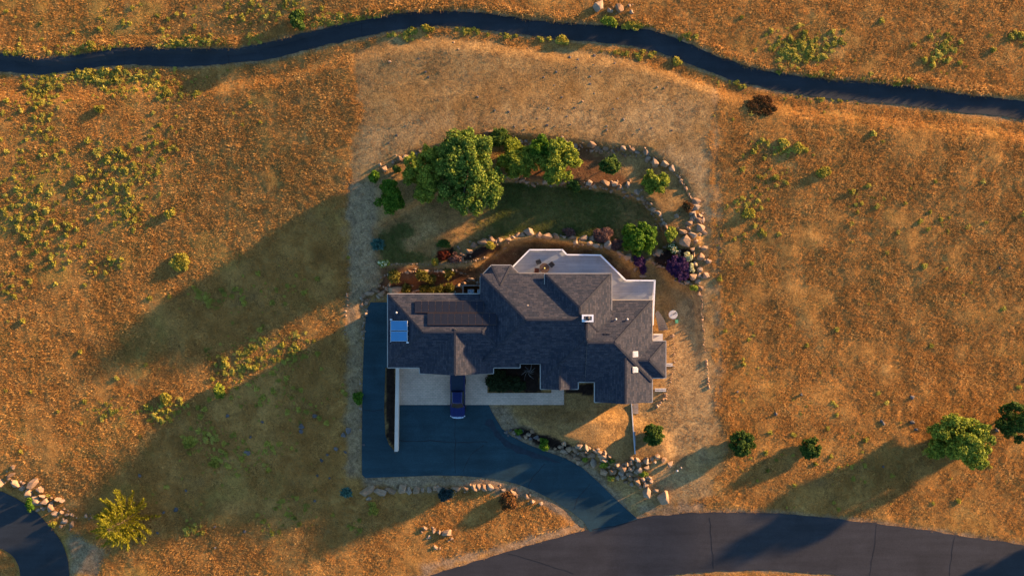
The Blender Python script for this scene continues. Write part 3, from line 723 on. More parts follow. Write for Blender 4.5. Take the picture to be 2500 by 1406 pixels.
pc = on_roof(974, 807, west_w)
col = thing('solar_water_heater', 'pair of bright blue flat collectors on the end hip of the garage roof', 'solar heater', pc)
ww2 = lambda x, y: west_w(x, y) + .28
for v0, v1 in ((783, 807), (809, 833)):
    cs = [on_roof(953.5, v1, ww2), on_roof(994.5, v1, ww2), on_roof(994.5, v0, ww2), on_roof(953.5, v0, ww2)]
    q = slab('collector_panel', cs, .1, M['metal'], col); cc = sum(cs, Vector()) / 4; nn = (cs[1]-cs[0]).cross(cs[2]-cs[0]).normalized()
    slab('collector_glass', [cc + (k - cc) * 0.96 + nn * .006 for k in cs], .01, M['collector'], q)
for u, v in ((954,780),(994,836)):
    a = on_roof(u, v, ww2); MB().tube([a + Vector((0,0,-.2)), a + Vector((0,0,.12))], [.09,.09], 8).tube([a + Vector((0,0,.08)), a + Vector((.22,0,.08))], [.06,.06], 8).build('pipe_elbow', M['white'], col)
for u, v in ((953.5,808),(995,795),(995,821),(953.5,834),(995,808)):
    a = on_roof(u, v, ww2); MB().box(a.x-.06, a.x+.06, a.y-.06, a.y+.06, a.z-.35, a.z+.03).build('bracket', M['metal'], col)

# ------------------------------------------------------------------ deck
DZ = 1.25
dk = thing('deck', 'grey boarded rear deck with angled corners and white railing', 'deck', P(1420, 680, 0))
sheet('decking', DECK, M['deck'], DZ, parent=dk, thick=0.22)
RAIL = [(1251.5,652),(1293,610),(1373,610),(1384,622),(1466,623),(1528,684.5),(1599,685),(1596,748),(1594,793)]
RT = DZ + 1.0
rp = [P(u, v, RT) for u, v in RAIL]
bal = MB()
for i in range(len(rp) - 1):
    a, b = rp[i].copy(), rp[i+1].copy(); d = (b - a); L = d.length; d.normalize()
    MB().bar(a - d*.05, b + d*.05, .17, .06).build('top_rail', M['white'], dk)
    z1 = DZ + .12
    MB().bar((a.x,a.y,z1), (b.x,b.y,z1), .06, .05).build('bottom_rail', M['white'], dk)
    n_ = max(1, round(L / 1.9))
    for k in range(n_ if i < len(rp) - 2 else n_ + 1):
        q = a + d * (L * k / n_); MB().box(q.x-.055, q.x+.055, q.y-.055, q.y+.055, 0.0, RT + .05).build('post', M['white'], dk)
    nb = int(L / .115)
    for k in range(1, nb):
        q = a + d * (L * k / nb); bal.box(q.x-.018, q.x+.018, q.y-.018, q.y+.018, z1, RT - .02)
bo = bal.build('baluster', M['white'], dk); bo['kind'] = 'stuff'
for u, v in ((1300,640),(1370,640),(1450,650),(1500,690),(1560,700)):
    q = P(u, v, 0); MB().box(q.x-.09, q.x+.09, q.y-.09, q.y+.09, -.1, DZ-.2).build('support_post', M['wood'], dk)

# curving wooden steps at the east end of the deck
st = thing('deck_steps', 'weathered wooden steps curving down from the east end of the deck', 'steps', P(1615, 790, 0))
inner = [(1597,760),(1600,772),(1604,785),(1607,800),(1608,814)]; outer = [(1600,752),(1614,764),(1625,779),(1632,796),(1633,813)]
ri, ro_ = resample(inner, 13), resample(outer, 13)
for k in range(12):
    z = 0.95 - 0.07 * k
    q = [P(*ri[k], z), P(*ri[k+1], z), P(*ro_[k+1], z), P(*ro_[k], z)]
    c = sum(q, Vector()) / 4; q = [c + (p_ - c) * .93 for p_ in q]
    slab('tread', q, .08, M['tread'], st)
ld = thing('landing', 'small pale landing slab beside the wooden steps against the house', 'landing', P(1606, 824, 0))
a, b = P(1594, 833, .3), P(1618, 815, .3)
MB().box(a.x, b.x, a.y, b.y, -.1, .28).build('slab', M['concrete'], ld)
MB().box(a.x, a.x + (b.x-a.x)*.75, b.y-.16, b.y, .285, .8).build('side_wall', M['ventgrey'], ld)

# table and chairs on the deck
tc = P(1328.5, 655, DZ)
tb = thing('round_table', 'round brown patio table with a small yellow ornament on the deck', 'table', tc)
tt = tc.z + .74
MB().tube([(tc.x,tc.y,tt-.05),(tc.x,tc.y,tt-.045),(tc.x,tc.y,tt)], [.62,.67,.66], 28).build('table_top', M['brown'], tb)
MB().tube([(tc.x,tc.y,tc.z+.02),(tc.x,tc.y,tt-.04)], [.09,.07], 10).tube([(tc.x,tc.y,tc.z),(tc.x,tc.y,tc.z+.03)], [.32,.28], 16).build('pedestal', M['brown'], tb)
orn = MB().tube([(tc.x,tc.y,tt),(tc.x,tc.y,tt+.07),(tc.x+.01,tc.y+.03,tt+.13)], [.08,.10,.04], 10).build('table_ornament', M['yellow'])
tag(orn, 'small yellow ornament at the centre of the round deck table', 'ornament')
def chair(u, v, ang, m, label):
    c = P(u, v, DZ); t = thing('patio_chair', label, 'chair', c, 'chairs round the deck table')
    R_ = Matrix.Rotation(ang, 3, 'Z')
    def bx(name, x0, x1, y0, y1, z0, z1, mm):
        b = MB().box(x0, x1, y0, y1, z0, z1); b.v = [tuple(R_ @ Vector(q) + c) for q in b.v]; b.build(name, mm, t)
    bx('seat', -.29, .29, -.28, .28, .40, .48, m); bx('backrest', -.29, .29, .25, .33, .48, .95, m)
    for sx in (-1, 1):
        bx('armrest', sx*.31-.03, sx*.31+.03, -.26, .28, .62, .66, M['dark'])
        for sy in (-1, 1): bx('leg', sx*.27-.02, sx*.27+.02, sy*.25-.02, sy*.25+.02, 0, .62, M['dark'])
chair(1314.5, 640.5, math.radians(20), M['greyfab'], 'dark patio chair behind the table with a pale chair back')
chair(1346, 646.5, math.radians(-50), M['greyfab'], 'charcoal patio chair turned at an angle beside the round table')
chair(1310.5, 661, math.radians(85), M['redpad'], 'rust brown patio chair next to the round table by the eave')

# ------------------------------------------------------------------ forecourt wall, planters, small yard things
zw = 1.0
a, b = P(966.0, 1102, zw), P(972.5, 894, zw)
rw = thing('retaining_wall', 'long pale stucco wall between the driveway planter and the paved forecourt', 'wall', P(969, 1000, 0))
pts = [P(963.8, 1102, zw), P(970.8, 1102, zw), P(973.5, 894, zw), P(966.5, 894, zw)]
slab('wall_body', [p_ - Vector((0,0,.07)) for p_ in pts], 1.1, M['whitewall'], rw)
cc = sum(pts, Vector()) / 4
slab('coping', [Vector((cc.x + (p_.x-cc.x)*1.18, p_.y, p_.z)) for p_ in pts], .065, M['whitewall'], rw)

lid = P(1643, 768, .1)
l_ = thing('tank_lid', 'round pale concrete lid in the dry grass east of the house', 'tank lid', lid)
MB().tube([(lid.x,lid.y,-.1),(lid.x,lid.y,.16),(lid.x,lid.y,.2)], [.6,.6,.56], 28).build('disc', M['concrete'], l_)
MB().bar((lid.x-.05,lid.y-.02,.26), (lid.x+.42,lid.y+.32,.3), .07, .06).build('lid_handle', M['dark'], l_)
g_ = P(1652, 784.5, .1); gb = thing('valve_box', 'small green plastic valve box below the round concrete lid', 'valve box', g_)
MB().box(g_.x-.2, g_.x+.2, g_.y-.24, g_.y+.24, -.1, .14).build('box_body', M['greenlid'], gb); MB().box(g_.x-.17, g_.x+.17, g_.y-.2, g_.y+.2, .145, .17).build('box_lid', M['greenlid'], gb)
for (u0, u1, v, lab) in ((1624,1641,890,'short pale double timber by the small east hip roof'), (1598,1625,951,'longer pale double timber beside the south-east gable')):
    t_ = thing('timber_edging', lab, 'timber', G((u0+u1)/2, v))
    for dv in (-2, 2.2):
        a, b = G(u0, v+dv, .16), G(u1, v+dv, .16); MB().bar(a, b, .16, .22).build('beam', M['concrete'], t_)
fe = thing('garden_edging', 'thin pale timber edging running from the gable down to the boulder heap', 'edging', G(1546, 1045))
ep = [(1541.5,985),(1543,1010),(1545,1040),(1547.5,1075),(1550,1107)]
for p_, q_ in zip(ep, ep[1:]): MB().bar(G(*p_, .12), G(*q_, .12), .13, .24).build('edging_board', M['concrete'], fe)
MB().bar(G(1549,1052,.1), G(1551,1088,.1), .12, .2).build('edging_board', M['wood'], fe)
bw = thing('boardwalk', 'small grey wooden boardwalk below the south-east gable wall', 'boardwalk', G(1551, 997))
for k in range(7):
    v = 986 + k * 3.6; MB().bar(G(1545.5, v, .12), G(1558, v, .12), .17, .06).build('plank', M['wood'], bw)
for u, v, lab in ((1651,1146,'short white garden bollard lamp by the boulder heap'), (1660,1139,'small grey post next to the white bollard lamp')):
    q = G(u, v); t_ = thing('bollard_lamp', lab, 'bollard', q)
    MB().tube([q, q + Vector((0,0,.55))], [.05,.04], 8).build('post', M['dark'], t_)
    MB().tube([q + Vector((0,0,.5)), q + Vector((0,0,.56)), q + Vector((0,0,.72))], [.13,.15,.06], 12).build('cap', M['wood' if u > 1655 else 'ventgrey'], t_)
# heat pumps in a fenced well behind the garage
fx0, fx1 = 1129, 1171
fn = thing('utility_fence', 'low wooden enclosure round the units behind the garage wing', 'fence', P(1150, 705, 0))
zf = 1.3
MB().bar(P(1129.5, 697, zf), P(1172, 697, zf), .14, .1).build('top_board', M['wood'], fn); MB().bar(P(1130.5, 698, zf), P(1130.5, 720, zf), .14, .1).build('top_board', M['wood'], fn)
for k in range(16):
    q = P(1130 + k * 2.75, 697, 0); MB().box(q.x-.06, q.x+.06, q.y-.02, q.y+.02, -.1, zf-.06).build('slat', M['wood'], fn)
for k in range(8):
    q = P(1130.5, 699 + k * 2.8, 0); MB().box(q.x-.02, q.x+.02, q.y-.06, q.y+.06, -.1, zf-.06).build('slat', M['wood'], fn)
for u, lab in ((1149.5,'pale boxy heat pump unit wholly visible in the wooden enclosure'), (1173,'heat pump unit half hidden under the bay eave')):
    q = P(u, 714, .9); t_ = thing('heat_pump', lab, 'heat pump', (q.x, q.y, 0))
    MB().box(q.x-.42, q.x+.42, q.y-.42, q.y+.42, 0, .9).build('casing', M['concrete'], t_)
    MB().tube([(q.x,q.y,.9),(q.x,q.y,.93)], [.34,.33], 20).build('fan_grille', M['blueseat'], t_)
    for k in range(4):
        an = k * math.pi / 2 + .4; MB().bar((q.x,q.y,.945), (q.x+.28*math.cos(an), q.y+.28*math.sin(an), .945), .12, .015).build('fan_blade', M['metal'], t_)

# ------------------------------------------------------------------ pickup truck, nose towards the bottom of the picture
def truck():
    o = P(1118.5, 963, 0.05); t = thing('pickup_truck', 'dark blue pickup truck parked nose out under the garage eave', 'truck', o)
    L = 5.85; f0 = -L / 2          # local y: front is negative
    def W(x, y, z): return (o.x + x, o.y + y, z + .06)
    # lower body: cross sections along the length (y, half width, bottom, belt height)
    secs = [(f0,.62,.50,.86),(f0+.05,.80,.42,.98),(f0+.22,.95,.36,1.06),(f0+.6,1.0,.34,1.10),(f0+1.35,1.0,.34,1.14),(f0+2.0,.99,.34,1.14),(f0+3.6,.99,.34,1.14),(f0+3.75,1.0,.34,1.16),(f0+5.6,1.0,.38,1.16),(f0+5.8,.97,.44,1.14),(L/2,.94,.5,1.10)]
    v = []; f = []; prof = [(-.86,0),(-1,.18),(-1,.75),(-.93,.97),(-.6,1.0),(0,1.03),(.6,1.0),(.93,.97),(1,.75),(1,.18),(.86,0)]
    for (y, hw, zb_, zt_) in secs:
        for px, pz in prof: v.append(W(px*hw, y, zb_ + pz*(zt_-zb_)))
    n = len(prof)
    for i in range(len(secs)-1):
        for k in range(n-1): f.append((i*n+k, i*n+k+1, (i+1)*n+k+1, (i+1)*n+k))
        f.append((i*n+n-1, i*n, (i+1)*n, (i+1)*n+n-1))
    f.append(tuple(range(n))[::-1]); f.append(tuple((len(secs)-1)*n+k for k in range(n)))
    body = mk('body', v, f, M['blue'], t, smooth=False)
    for x in (-.42, .42): mk('hood_crease', *(lambda b: (b.v, b.f))(MB().bar(W(x, f0+.35, 1.105), W(x*1.05, f0+1.3, 1.165), .05, .02)), M['blue'], body)
    # cab: glass-house tapering to the roof
    base = [(-.90, f0+1.42), (.90, f0+1.42), (.90, f0+3.62), (-.90, f0+3.62)]; top = [(-.64, f0+2.12), (.64, f0+2.12), (.66, f0+3.5), (-.66, f0+3.5)]
    bulge = W(0, f0+1.27, 1.15); tb_ = W(0, f0+2.02, 1.80)
    vb = [W(x, y, 1.12) for x, y in base] + [W(x, y, 1.80) for x, y in top]
    mk('side_glass', vb, [(1,2,6,5),(3,0,4,7),(2,3,7,6)], M['glass'], t)
    mk('windshield', [vb[0], bulge, vb[1], vb[5], tb_, vb[4]], [(0,1,4,5),(1,2,3,4)], M['glass'], t, smooth=True)
    rv = [W(-.66,f0+2.06,1.79),W(0,f0+1.98,1.80),W(.66,f0+2.06,1.79),W(.69,f0+3.55,1.79),W(-.69,f0+3.55,1.79), W(-.58,f0+2.16,1.86),W(0,f0+2.1,1.88),W(.58,f0+2.16,1.86),W(.60,f0+3.46,1.86),W(-.60,f0+3.46,1.86)]
    ro = mk('cab_roof', rv, [(5,6,7,8,9),(0,1,6,5),(1,2,7,6),(2,3,8,7),(3,4,9,8),(4,0,5,9)], M['blue'], t)
    for x in (-.36,-.12,.12,.36): mk('roof_rib', *(lambda b: (b.v, b.f))(MB().bar(W(x, f0+2.3, 1.875), W(x, f0+3.4, 1.865), .05, .03)), M['blue'], ro)
    for sx in (-1, 1):
        for y0_, y1_, in ((f0+1.5, f0+2.15),): mk('pillar', *(lambda b: (b.v, b.f))(MB().bar(W(sx*.90, f0+1.42, 1.13), W(sx*.65, f0+2.12, 1.81), .08, .06)), M['blue'], t)
        mi_ = MB().bar(W(sx*.92, f0+1.72, 1.2), W(sx*1.08, f0+1.66, 1.24), .06, .06); mi_.box(*sorted((o.x+sx*1.06, o.x+sx*1.30)), o.y+f0+1.58, o.y+f0+1.74, 1.18, 1.42); mi_.build('mirror', M['dark'], t)
        hl = MB().add([W(sx*.56,f0+.02,.80),W(sx*.90,f0+.16,.80),W(sx*.93,f0+.30,1.03),W(sx*.60,f0+.08,1.0),W(sx*.56,f0-.03,.80),W(sx*.93,f0+.10,.80),W(sx*.96,f0+.22,1.0),W(sx*.60,f0+.0,.97)], [(0,1,2,3),(4,5,6,7),(0,1,5,4),(1,2,6,5),(2,3,7,6),(3,0,4,7)]); hl.build('headlight', M['lamp'], t)
        for y in (f0+1.02, f0+4.75):
            wh = thing_part_wheel(t, W(sx*.93, y, .32), sx)
        MB().tube([W(sx*.97,f0+2.2,.9),W(sx*.97,f0+2.36,.9)],[.02,.02],6).build('door_handle', M['chrome'], t)
    MB().add([W(-.56,f0-.06,.62),W(.56,f0-.06,.62),W(.56,f0-.03,.98),W(-.56,f0-.03,.98),W(-.56,f0+.06,.62),W(.56,f0+.06,.62),W(.56,f0+.08,1.0),W(-.56,f0+.08,1.0)], [(0,1,2,3),(7,6,5,4),(0,4,5,1),(1,5,6,2),(2,6,7,3),(3,7,4,0)]).build('grille', M['chrome'], t)
    bmp = [(-.98,f0+.22),(-.7,f0-.04),(-.3,f0-.12),(.3,f0-.12),(.7,f0-.04),(.98,f0+.22)]
    bb = MB()
    for p_, q_ in zip(bmp, bmp[1:]): bb.bar(W(*p_, .52), W(*q_, .52), .16, .2)
    bb.build('bumper', M['chrome'], t)
    MB().box(o.x-.82, o.x+.82, o.y+f0+3.72, o.y+L/2-.1, 1.2, 1.28).build('bed_cover', M['cover'], t)
    MB().box(o.x-.9, o.x+.9, o.y+L/2-.02, o.y+L/2+.06, .5, 1.12).build('tailgate', M['blue'], t)
def thing_part_wheel(t, c, sx):
    c = Vector(c); n = 18
    def ring(r0, r1, x0, x1):
        v = []; f = []
        for x, r_ in ((x0, r1*.93), (x0+.04*sx, r1), (x1-.04*sx, r1), (x1, r1*.93), (x1, r0), (x0, r0)):
            for i in range(n): v.append((c.x + x, c.y + r_*math.cos(2*math.pi*i/n), c.z + r_*math.sin(2*math.pi*i/n)))
        for k in range(6):
            for i in range(n): f.append((k*n+i, k*n+(i+1)%n, ((k+1)%6)*n+(i+1)%n, ((k+1)%6)*n+i))
        return v, f
    ty = mk('wheel', *ring(.22, .38, -.13*sx, .13*sx), M['black'], t, smooth=True)
    v = [(c.x+.10*sx, c.y, c.z)] + [(c.x+.11*sx, c.y+.22*math.cos(2*math.pi*i/n), c.z+.22*math.sin(2*math.pi*i/n)) for i in range(n)]
    mk('rim', v, [(0, 1+i, 1+(i+1)%n) for i in range(n)], M['chrome'], ty); return ty
truck()

# ------------------------------------------------------------------ rocks
def rock_mesh(k):
    r = np.random.RandomState(100 + k); n = 15
    pts = r.normal(size=(n, 3)); pts /= np.linalg.norm(pts, axis=1)[:, None]
    pts *= (0.82 + 0.25 * r.rand(n))[:, None]
    for ax in range(3):                                   # a few flat cleavage faces
        d = r.normal(size=3); d[2] *= .6; d /= np.linalg.norm(d); lim = .62 + .2 * r.rand(); s_ = pts @ d
        pts = pts - np.outer(np.clip(s_ - lim, 0, 9), d)
    bm = bmesh.new()
    for p_ in pts: bm.verts.new(p_)
    bmesh.ops.convex_hull(bm, input=bm.verts[:]);
    bmesh.ops.delete(bm, geom=[v for v in bm.verts if not v.link_faces], context='VERTS')
    bmesh.ops.bevel(bm, geom=bm.edges[:], offset=.04, segments=1, affect='EDGES', clamp_overlap=True) if k % 2 else None
    me = bpy.data.meshes.new('rock'); bm.to_mesh(me); bm.free(); return me
ROCKS = {}
for mk_ in ('rock', 'rockg', 'rockw'):
    ROCKS[mk_] = []
    for k in range(10):
        me = rock_mesh(k); me.materials.append(M[mk_]); ROCKS[mk_].append(me)
def rock(u, v, wpx, hpx=None, parent=None, m='rock', flat=0.62, name='boulder', rot=None, lift=0.0):
    hpx = hpx or wpx * (0.75 + .4 * rng.rand())
    me = ROCKS[m][rng.randint(10)]; o = bpy.data.objects.new(name, me); COL.objects.link(o)
    sx, sy = wpx / S / 2 * 1.24, hpx / S / 2 * 1.24; sz = (sx + sy) / 2 * (flat + .25 * rng.rand() + (.15 if wpx < 9 else 0))
    p = G(u, v); p.z += sz * 0.2 + lift
    o.location = p - WL[parent.name] if parent is not None else p
    if parent is not None: o.parent = parent
    o.scale = (sx, sy, sz); o.rotation_euler = ((rng.rand()-.5)*.4, (rng.rand()-.5)*.4, (rng.rand()-.5)*1.2 if rot is None else rot)
    return o
def along(pts, step, jit):
    pts = np.array(pts, float); d = np.r_[0, np.cumsum(np.hypot(*np.diff(pts, axis=0).T))]; s_ = 0; out = []
    while s_ < d[-1]:
        out.append((np.interp(s_, d, pts[:,0]) + (rng.rand()-.5)*jit, np.interp(s_, d, pts[:,1]) + (rng.rand()-.5)*jit)); s_ += step * (.75 + .5*rng.rand())
    return out
def wall_of(name, label, cat, specs, rows, m='rock'):
    """specs: explicit (u, v, w, h); rows: (polyline, step, size_lo, size_hi, jitter)"""
    q = specs[0][:2] if specs else rows[0][0][0]
    t = thing(name, label, cat, G(*q))
    for s_ in specs:
        k = .82 + .42 * rng.rand(); rock(s_[0] + (rng.rand()-.5)*4, s_[1] + (rng.rand()-.5)*4, s_[2] * k, s_[3] * k if len(s_) > 3 else None, t, m)
        for _ in range(2): rock(s_[0] + (rng.rand()-.5)*s_[2]*1.5, s_[1] + (rng.rand()-.5)*s_[2]*1.3, 3.5 + 4.5 * rng.rand()**2, None, t, m, lift=-.03)
    for poly, step, lo, hi, jit in rows:
        for (u, v) in along(poly, step, jit): rock(u, v, lo * .75 + (hi*1.1-lo*.75)*rng.rand()**1.8, None, t, m)
    return t
wall_of('boulder_wall', 'long curving row of tan boulders edging the top of the back yard', 'boulder wall',
    [(937,411,15,17),(958,397,9),(975,388,14,12),(988,383,17,12),(1012,378,20,14),(1030,372,19,17),(1200,326,30,16),(1212,334,14,12),(1251,340,14,13),(1268,346,20,12),(1284,348,12,14),(1296,355,13,11),
     (1362,343,20,14),(1378,352,26,15),(1402,357,14,16),(1417,354,12,14),(1443,355,20,17),(1456,362,19,15),(1467,369,9,13),(1480,364,14,12),(1492,369,10,9),(1505,366,15,13),(1522,361,21,13),(1540,368,18,12),(1554,372,14,11),
     (1578,371,19,19),(1582,389,17,14),(1596,396,17,26),(1622,400,25,20),(1640,412,14,16)],
    [([(1400,366),(1560,382)],14,6,10,6), ([(1640,414),(1660,438),(1672,455),(1682,478),(1690,488)],8,7,12,4),([(1195,332),(1300,358)],12,6,10,6)])
wall_of('boulder_group', 'cluster of large boulders at the east corner of the rock terrace', 'boulders',
    [(1700,492,19,15),(1697,507,24,20),(1708,526,13,15),(1706,537,16,18),(1716,538,9,14),(1706,556,19,18),(1696,531,10,13),(1689,535,9,11),(1679,545,20,14),(1654,527,13,9),(1713,522,10,8),(1690,521,16,9),(1715,566,18,10)], [])
wall_of('boulder_wall', 'double row of smaller stones curving round the far edge of the lawn', 'stone wall',
    [(1240,433,14,12),(1258,434,22,11),(1278,438,17,10),(1300,447,14,22),(1284,446,12,8),(1337,442,24,15),(1374,445,16,12),(1395,452,12,10),(1438,447,18,15),(1450,453,14,12),(1477,446,30,11),(1498,449,14,14),(1513,461,14,9),(1524,468,13,10),(1533,452,10,12),(1539,439,7),(1556,470,18,16),(1532,480,13,7),(1512,455,12)],
    [([(1235,440),(1300,446),(1400,456),(1460,458),(1500,466)],11,6,11,6),([(1540,475),(1570,490),(1585,505),(1592,520)],8,7,13,7),([(1565,482),(1590,502),(1608,525),(1622,548),(1636,566)],8,7,14,6),([(1588,508),(1598,530),(1604,548),(1612,566)],8,8,14,6),([(1612,545),(1622,565),(1638,580)],8,8,13,5)])
wall_of('boulder_wall', 'row of large tan boulders between the lawn and the rear deck', 'boulder wall',
    [(1130,623,17,12),(1145,613,21,15),(1160,599,19,17),(1182,591,32,17),(1201,590,15,17),(1222,587,17,13),(1240,584,16,11),(1252,581,11,11),(1261,575,11,17),(1274,572,15,14),(1294,570,27,17),(1315,575,13,15),(1336,577,27,15),(1358,579,20,11),(1376,579,12,10),(1396,581,24,11),(1406,591,15,13),(1425,583,28,20),(1440,594,13,9),(1450,586,19,20),(1452,602,19,10),(1468,602,11,12),(1484,600,22,30),(1512,617,26,13),(1531,629,18,14),(1541,638,11,17),(1553,659,12,16),(1567,676,20,10)], [([(1400,600),(1440,600)],12,6,9,5)])
wall_of('planter_border', 'ring of mixed rocks round the purple flower bed beside the deck', 'rock border',
    [(1611,617,17,20),(1595,622,9,14),(1587,631,8,9),(1580,636,8,6),(1595,641,6),(1601,644,7,5),(1610,648,9,7),(1618,651,6),(1651,625,12,9),(1657,615,8,8),(1635,640,16,15),(1666,568,22,13),(1692,574,23,14),(1668,592,30,34),(1641,594,22,12),(1627,604,14,7),(1688,607,17,15),(1691,623,9,20),(1711,625,19,17),(1698,645,10,12),(1706,658,11,13),(1708,671,13,14),(1688,675,20,17),(1721,672,13,16),(1704,690,18,16),(1711,703,13,14),(1690,697,12,8),(1705,717,12,12),(1676,690,13,9),(1665,692,8,7),(1658,688,9,6),(1651,683,6,6),(1716,605,15,12),(1683,560,12,9),(1728,640,12,10),(1700,590,12,10)], [])
wall_of('stone_row', 'low broken line of small stones along the east edge of the mown yard', 'stone row', [],
    [([(1713,722),(1712,745),(1716,790),(1718,835),(1722,860)],6,4,8,4),([(1725,880),(1727,905),(1729,950)],5.5,4,8,4)], 'rock')
wall_of('stone_row', 'short curved row of pale stones close to the east wall of the house', 'stone row',
    [(1641,818,8,10),(1626,963,7,10),(1621,972,7,9),(1613,981,7,5),(1605,990,9,8)], [([(1643,826),(1645,850),(1647,880),(1643,905),(1636,935),(1629,955)],6,3,5.5,3)], 'rock')
wall_of('boulder_group', 'heap of boulders rounding the head of the driveway behind the garage corner', 'boulders',
    [(900,715,22,12),(918,709,24,14),(933,716,26,15),(946,709,16,9),(966,709,30,21),(957,718,20,10),(888,723,12,10),(893,735,15,14),(886,745,10,14),(896,740,9,10),(884,733,9,9),(950,698,7),(942,704,9),(925,724,14,8)],
    [([(893,752),(888,790),(884,830)],7,7,14,5)])
wall_of('stone_row', 'thin row of kerb stones along the outer side of the driveway', 'stone row', [], [([(882,840),(880,940),(880,1050)],10,4,8,4)], 'rock')
wall_of('planter_border', 'ring of small stones round the mulch bed behind the garage wing', 'rock border',
    [(1004,664,18,7),(1040,664,14,7),(1080,664,16,6),(1150,684,23,9),(1135,692,17,8),(1118,697,16,11),(1128,703,10,7),(1168,691,8,7),(1107,701,11,13),(1025,708,24,9),(1008,712,9,10),(1090,702,14,8)],
    [([(925,698),(921,690),(928,678),(945,671),(975,667),(1020,663),(1080,663),(1110,662),(1135,668),(1146,678)],5.5,4,7.5,3)])
wall_of('stone_row', 'tiny border stones along the near edge of the lawn beside the path', 'stone row', [], [([(950,646),(990,643),(1030,645),(1060,646),(1110,641),(1140,639),(1165,634),(1195,628),(1215,622),(1228,612),(1236,602)],5.5,3.5,6,2.5),([(1118,602),(1128,618),(1127,638)],6,4,9,3)])
wall_of('stone_row', 'faint row of small stones in the grass left of the upper driveway', 'stone row', [], [([(852,690),(848,720),(846,750),(844,785),(841,830)],9,3.5,7,4)], 'rock')
wall_of('boulder_wall', 'straight row of pale boulders along the lower edge of the driveway', 'boulder wall',
    [(899,1197,34,18),(926,1201,30,16),(954,1195,33,19),(982,1193,20,21),(999,1197,14,18),(1018,1195,19,18),(1034,1195,11,14),(1047,1194,12,15),(1062,1192,16,16),(1075,1195,12,18),(1090,1197,16,12),(1117,1193,26,11),(1138,1192,19,12),(1158,1191,14,20),(1170,1189,9,16),(1180,1190,15,13),(1198,1188,17,14),(1213,1191,12,9),(1228,1195,16,12),(1249,1201,16,12),(1260,1208,12,10),(1287,1212,10,13),(1300,1221,17,12),(1318,1229,10,8),(900,1215,12,10)], [])
heap = thing('boulder_heap', 'large heap of tan boulders on the bank beside the driveway entrance', 'boulders', G(1500, 1130))
for s_ in [(1376,1082,12,14),(1387,1095,14,17),(1403,1097,14,15),(1416,1090,20,17),(1431,1092,11,20),(1420,1102,18,9),(1375,1100,16,10),(1389,1114,15,16),(1409,1117,14,14),(1447,1128,18,23),(1443,1110,20,14),(1470,1112,22,14),(1462,1104,13,12),(1476,1104,12,12),(1425,1110,14,10),(1411,1126,13,14),(1433,1134,10,14),(1472,1122,22,10),(1459,1096,10),(1400,1107,12,10),(1430,1102,10,8),(1452,1100,14,9),(1365,1090,9),(1355,1094,8),(1487,1113,10,13),
        (1517,1141,22,18),(1529,1131,14,12),(1543,1120,11,10),(1554,1121,13,12),(1541,1128,12,16),(1558,1132,14,18),(1577,1123,16,21),(1590,1119,11,13),(1603,1114,15,14),(1619,1122,15,17),(1634,1130,16,18),(1598,1127,9,9),(1577,1139,17,12),(1494,1150,21,18),(1474,1151,18,20),(1515,1153,17,15),(1534,1156,18,13),(1506,1163,13,15),(1520,1162,13,13),(1539,1167,13,13),(1554,1174,13,28),(1540,1180,13,12),(1569,1169,14,12),(1575,1181,18,15),(1588,1174,11,13),(1559,1147,16,18),(1538,1144,15,11),(1528,1175,13,9),(1563,1187,9,10),(1550,1150,10,12),(1527,1147,10,8),(1585,1165,12,9),(1577,1203,20,30),(1618,1214,29,34),(1600,1196,14,10),(1486,1138,11,9),(1505,1133,13,10),(1546,1139,9,9)]:
    rock(*s_, parent=heap, flat=.75, lift=.12)
for poly in ([(1370,1080),(1450,1095),(1485,1112),(1470,1140),(1420,1128),(1372,1105)], [(1480,1140),(1540,1118),(1590,1125),(1585,1180),(1540,1185),(1490,1165),(1470,1150)]):
    n_ = 0
    while n_ < 26:
        u, v = rng.uniform(1365, 1600), rng.uniform(1075, 1190)
        if sdist(u, v, poly) > 0: rock(u, v, 6 + 5 * rng.rand(), None, heap); n_ += 1
dh = thing('rock_group', 'shaded dark rocks on the mulch bank above the driveway bend', 'rocks', G(1280, 1058))
for s_ in [(1236,1054,10,12),(1246,1050,9),(1254,1055,12,11),(1265,1066,16,12),(1283,1066,10,13),(1299,1053,11,14),(1291,1060,14,10),(1308,1066,18,12),(1273,1052,10),(1260,1046,9),(1318,1072,14,10),(1240,1062,7),(1295,1071,9)]: rock(*s_, parent=dh, m='rockg' if rng.rand() < .6 else 'rock')
wall_of('boulder_group', 'pile of tan boulders beside the lower corner driveway', 'boulders',
    [(38,1181,34,20),(82,1178,38,26),(99,1196,21,20),(72,1201,19,22),(55,1192,14,14),(86,1219,20,24),(106,1211,18,10),(110,1222,26,19),(140,1216,24,16),(153,1223,19,14),(126,1237,17,22),(107,1239,16,12),(136,1252,18,16),(163,1257,17,8),(178,1256,9,11),(151,1247,12,10),(213,1260,10,11),(224,1260,11,7),(156,1271,21,13),(152,1285,12,14),(176,1281,16,19),(30,1157,26,14),(36,1140,13,16),(3,1175,14,18),(92,1228,10),(18,1166,14,10),(93,1245,9),(60,1180,12)], [([(160,1262),(230,1256)],11,4,7,10)])
wall_of('boulder_group', 'few tan rocks half buried in the dry grass above the main road', 'rocks', [(1038,1288,15,9),(1061,1295,14,14),(1073,1296,11,11),(1094,1298,26,18),(1103,1313,12,8),(1047,1309,12,14),(1065,1337,12,16),(1030,1298,8),(1085,1306,12,8)], [])
wall_of('boulder_group', 'four tan boulders standing in the field above the winding path', 'boulders', [(1462,17,20,26),(1487,26,18,13),(1509,21,27,22),(1543,31,13,14),(1538,16,9)], [])
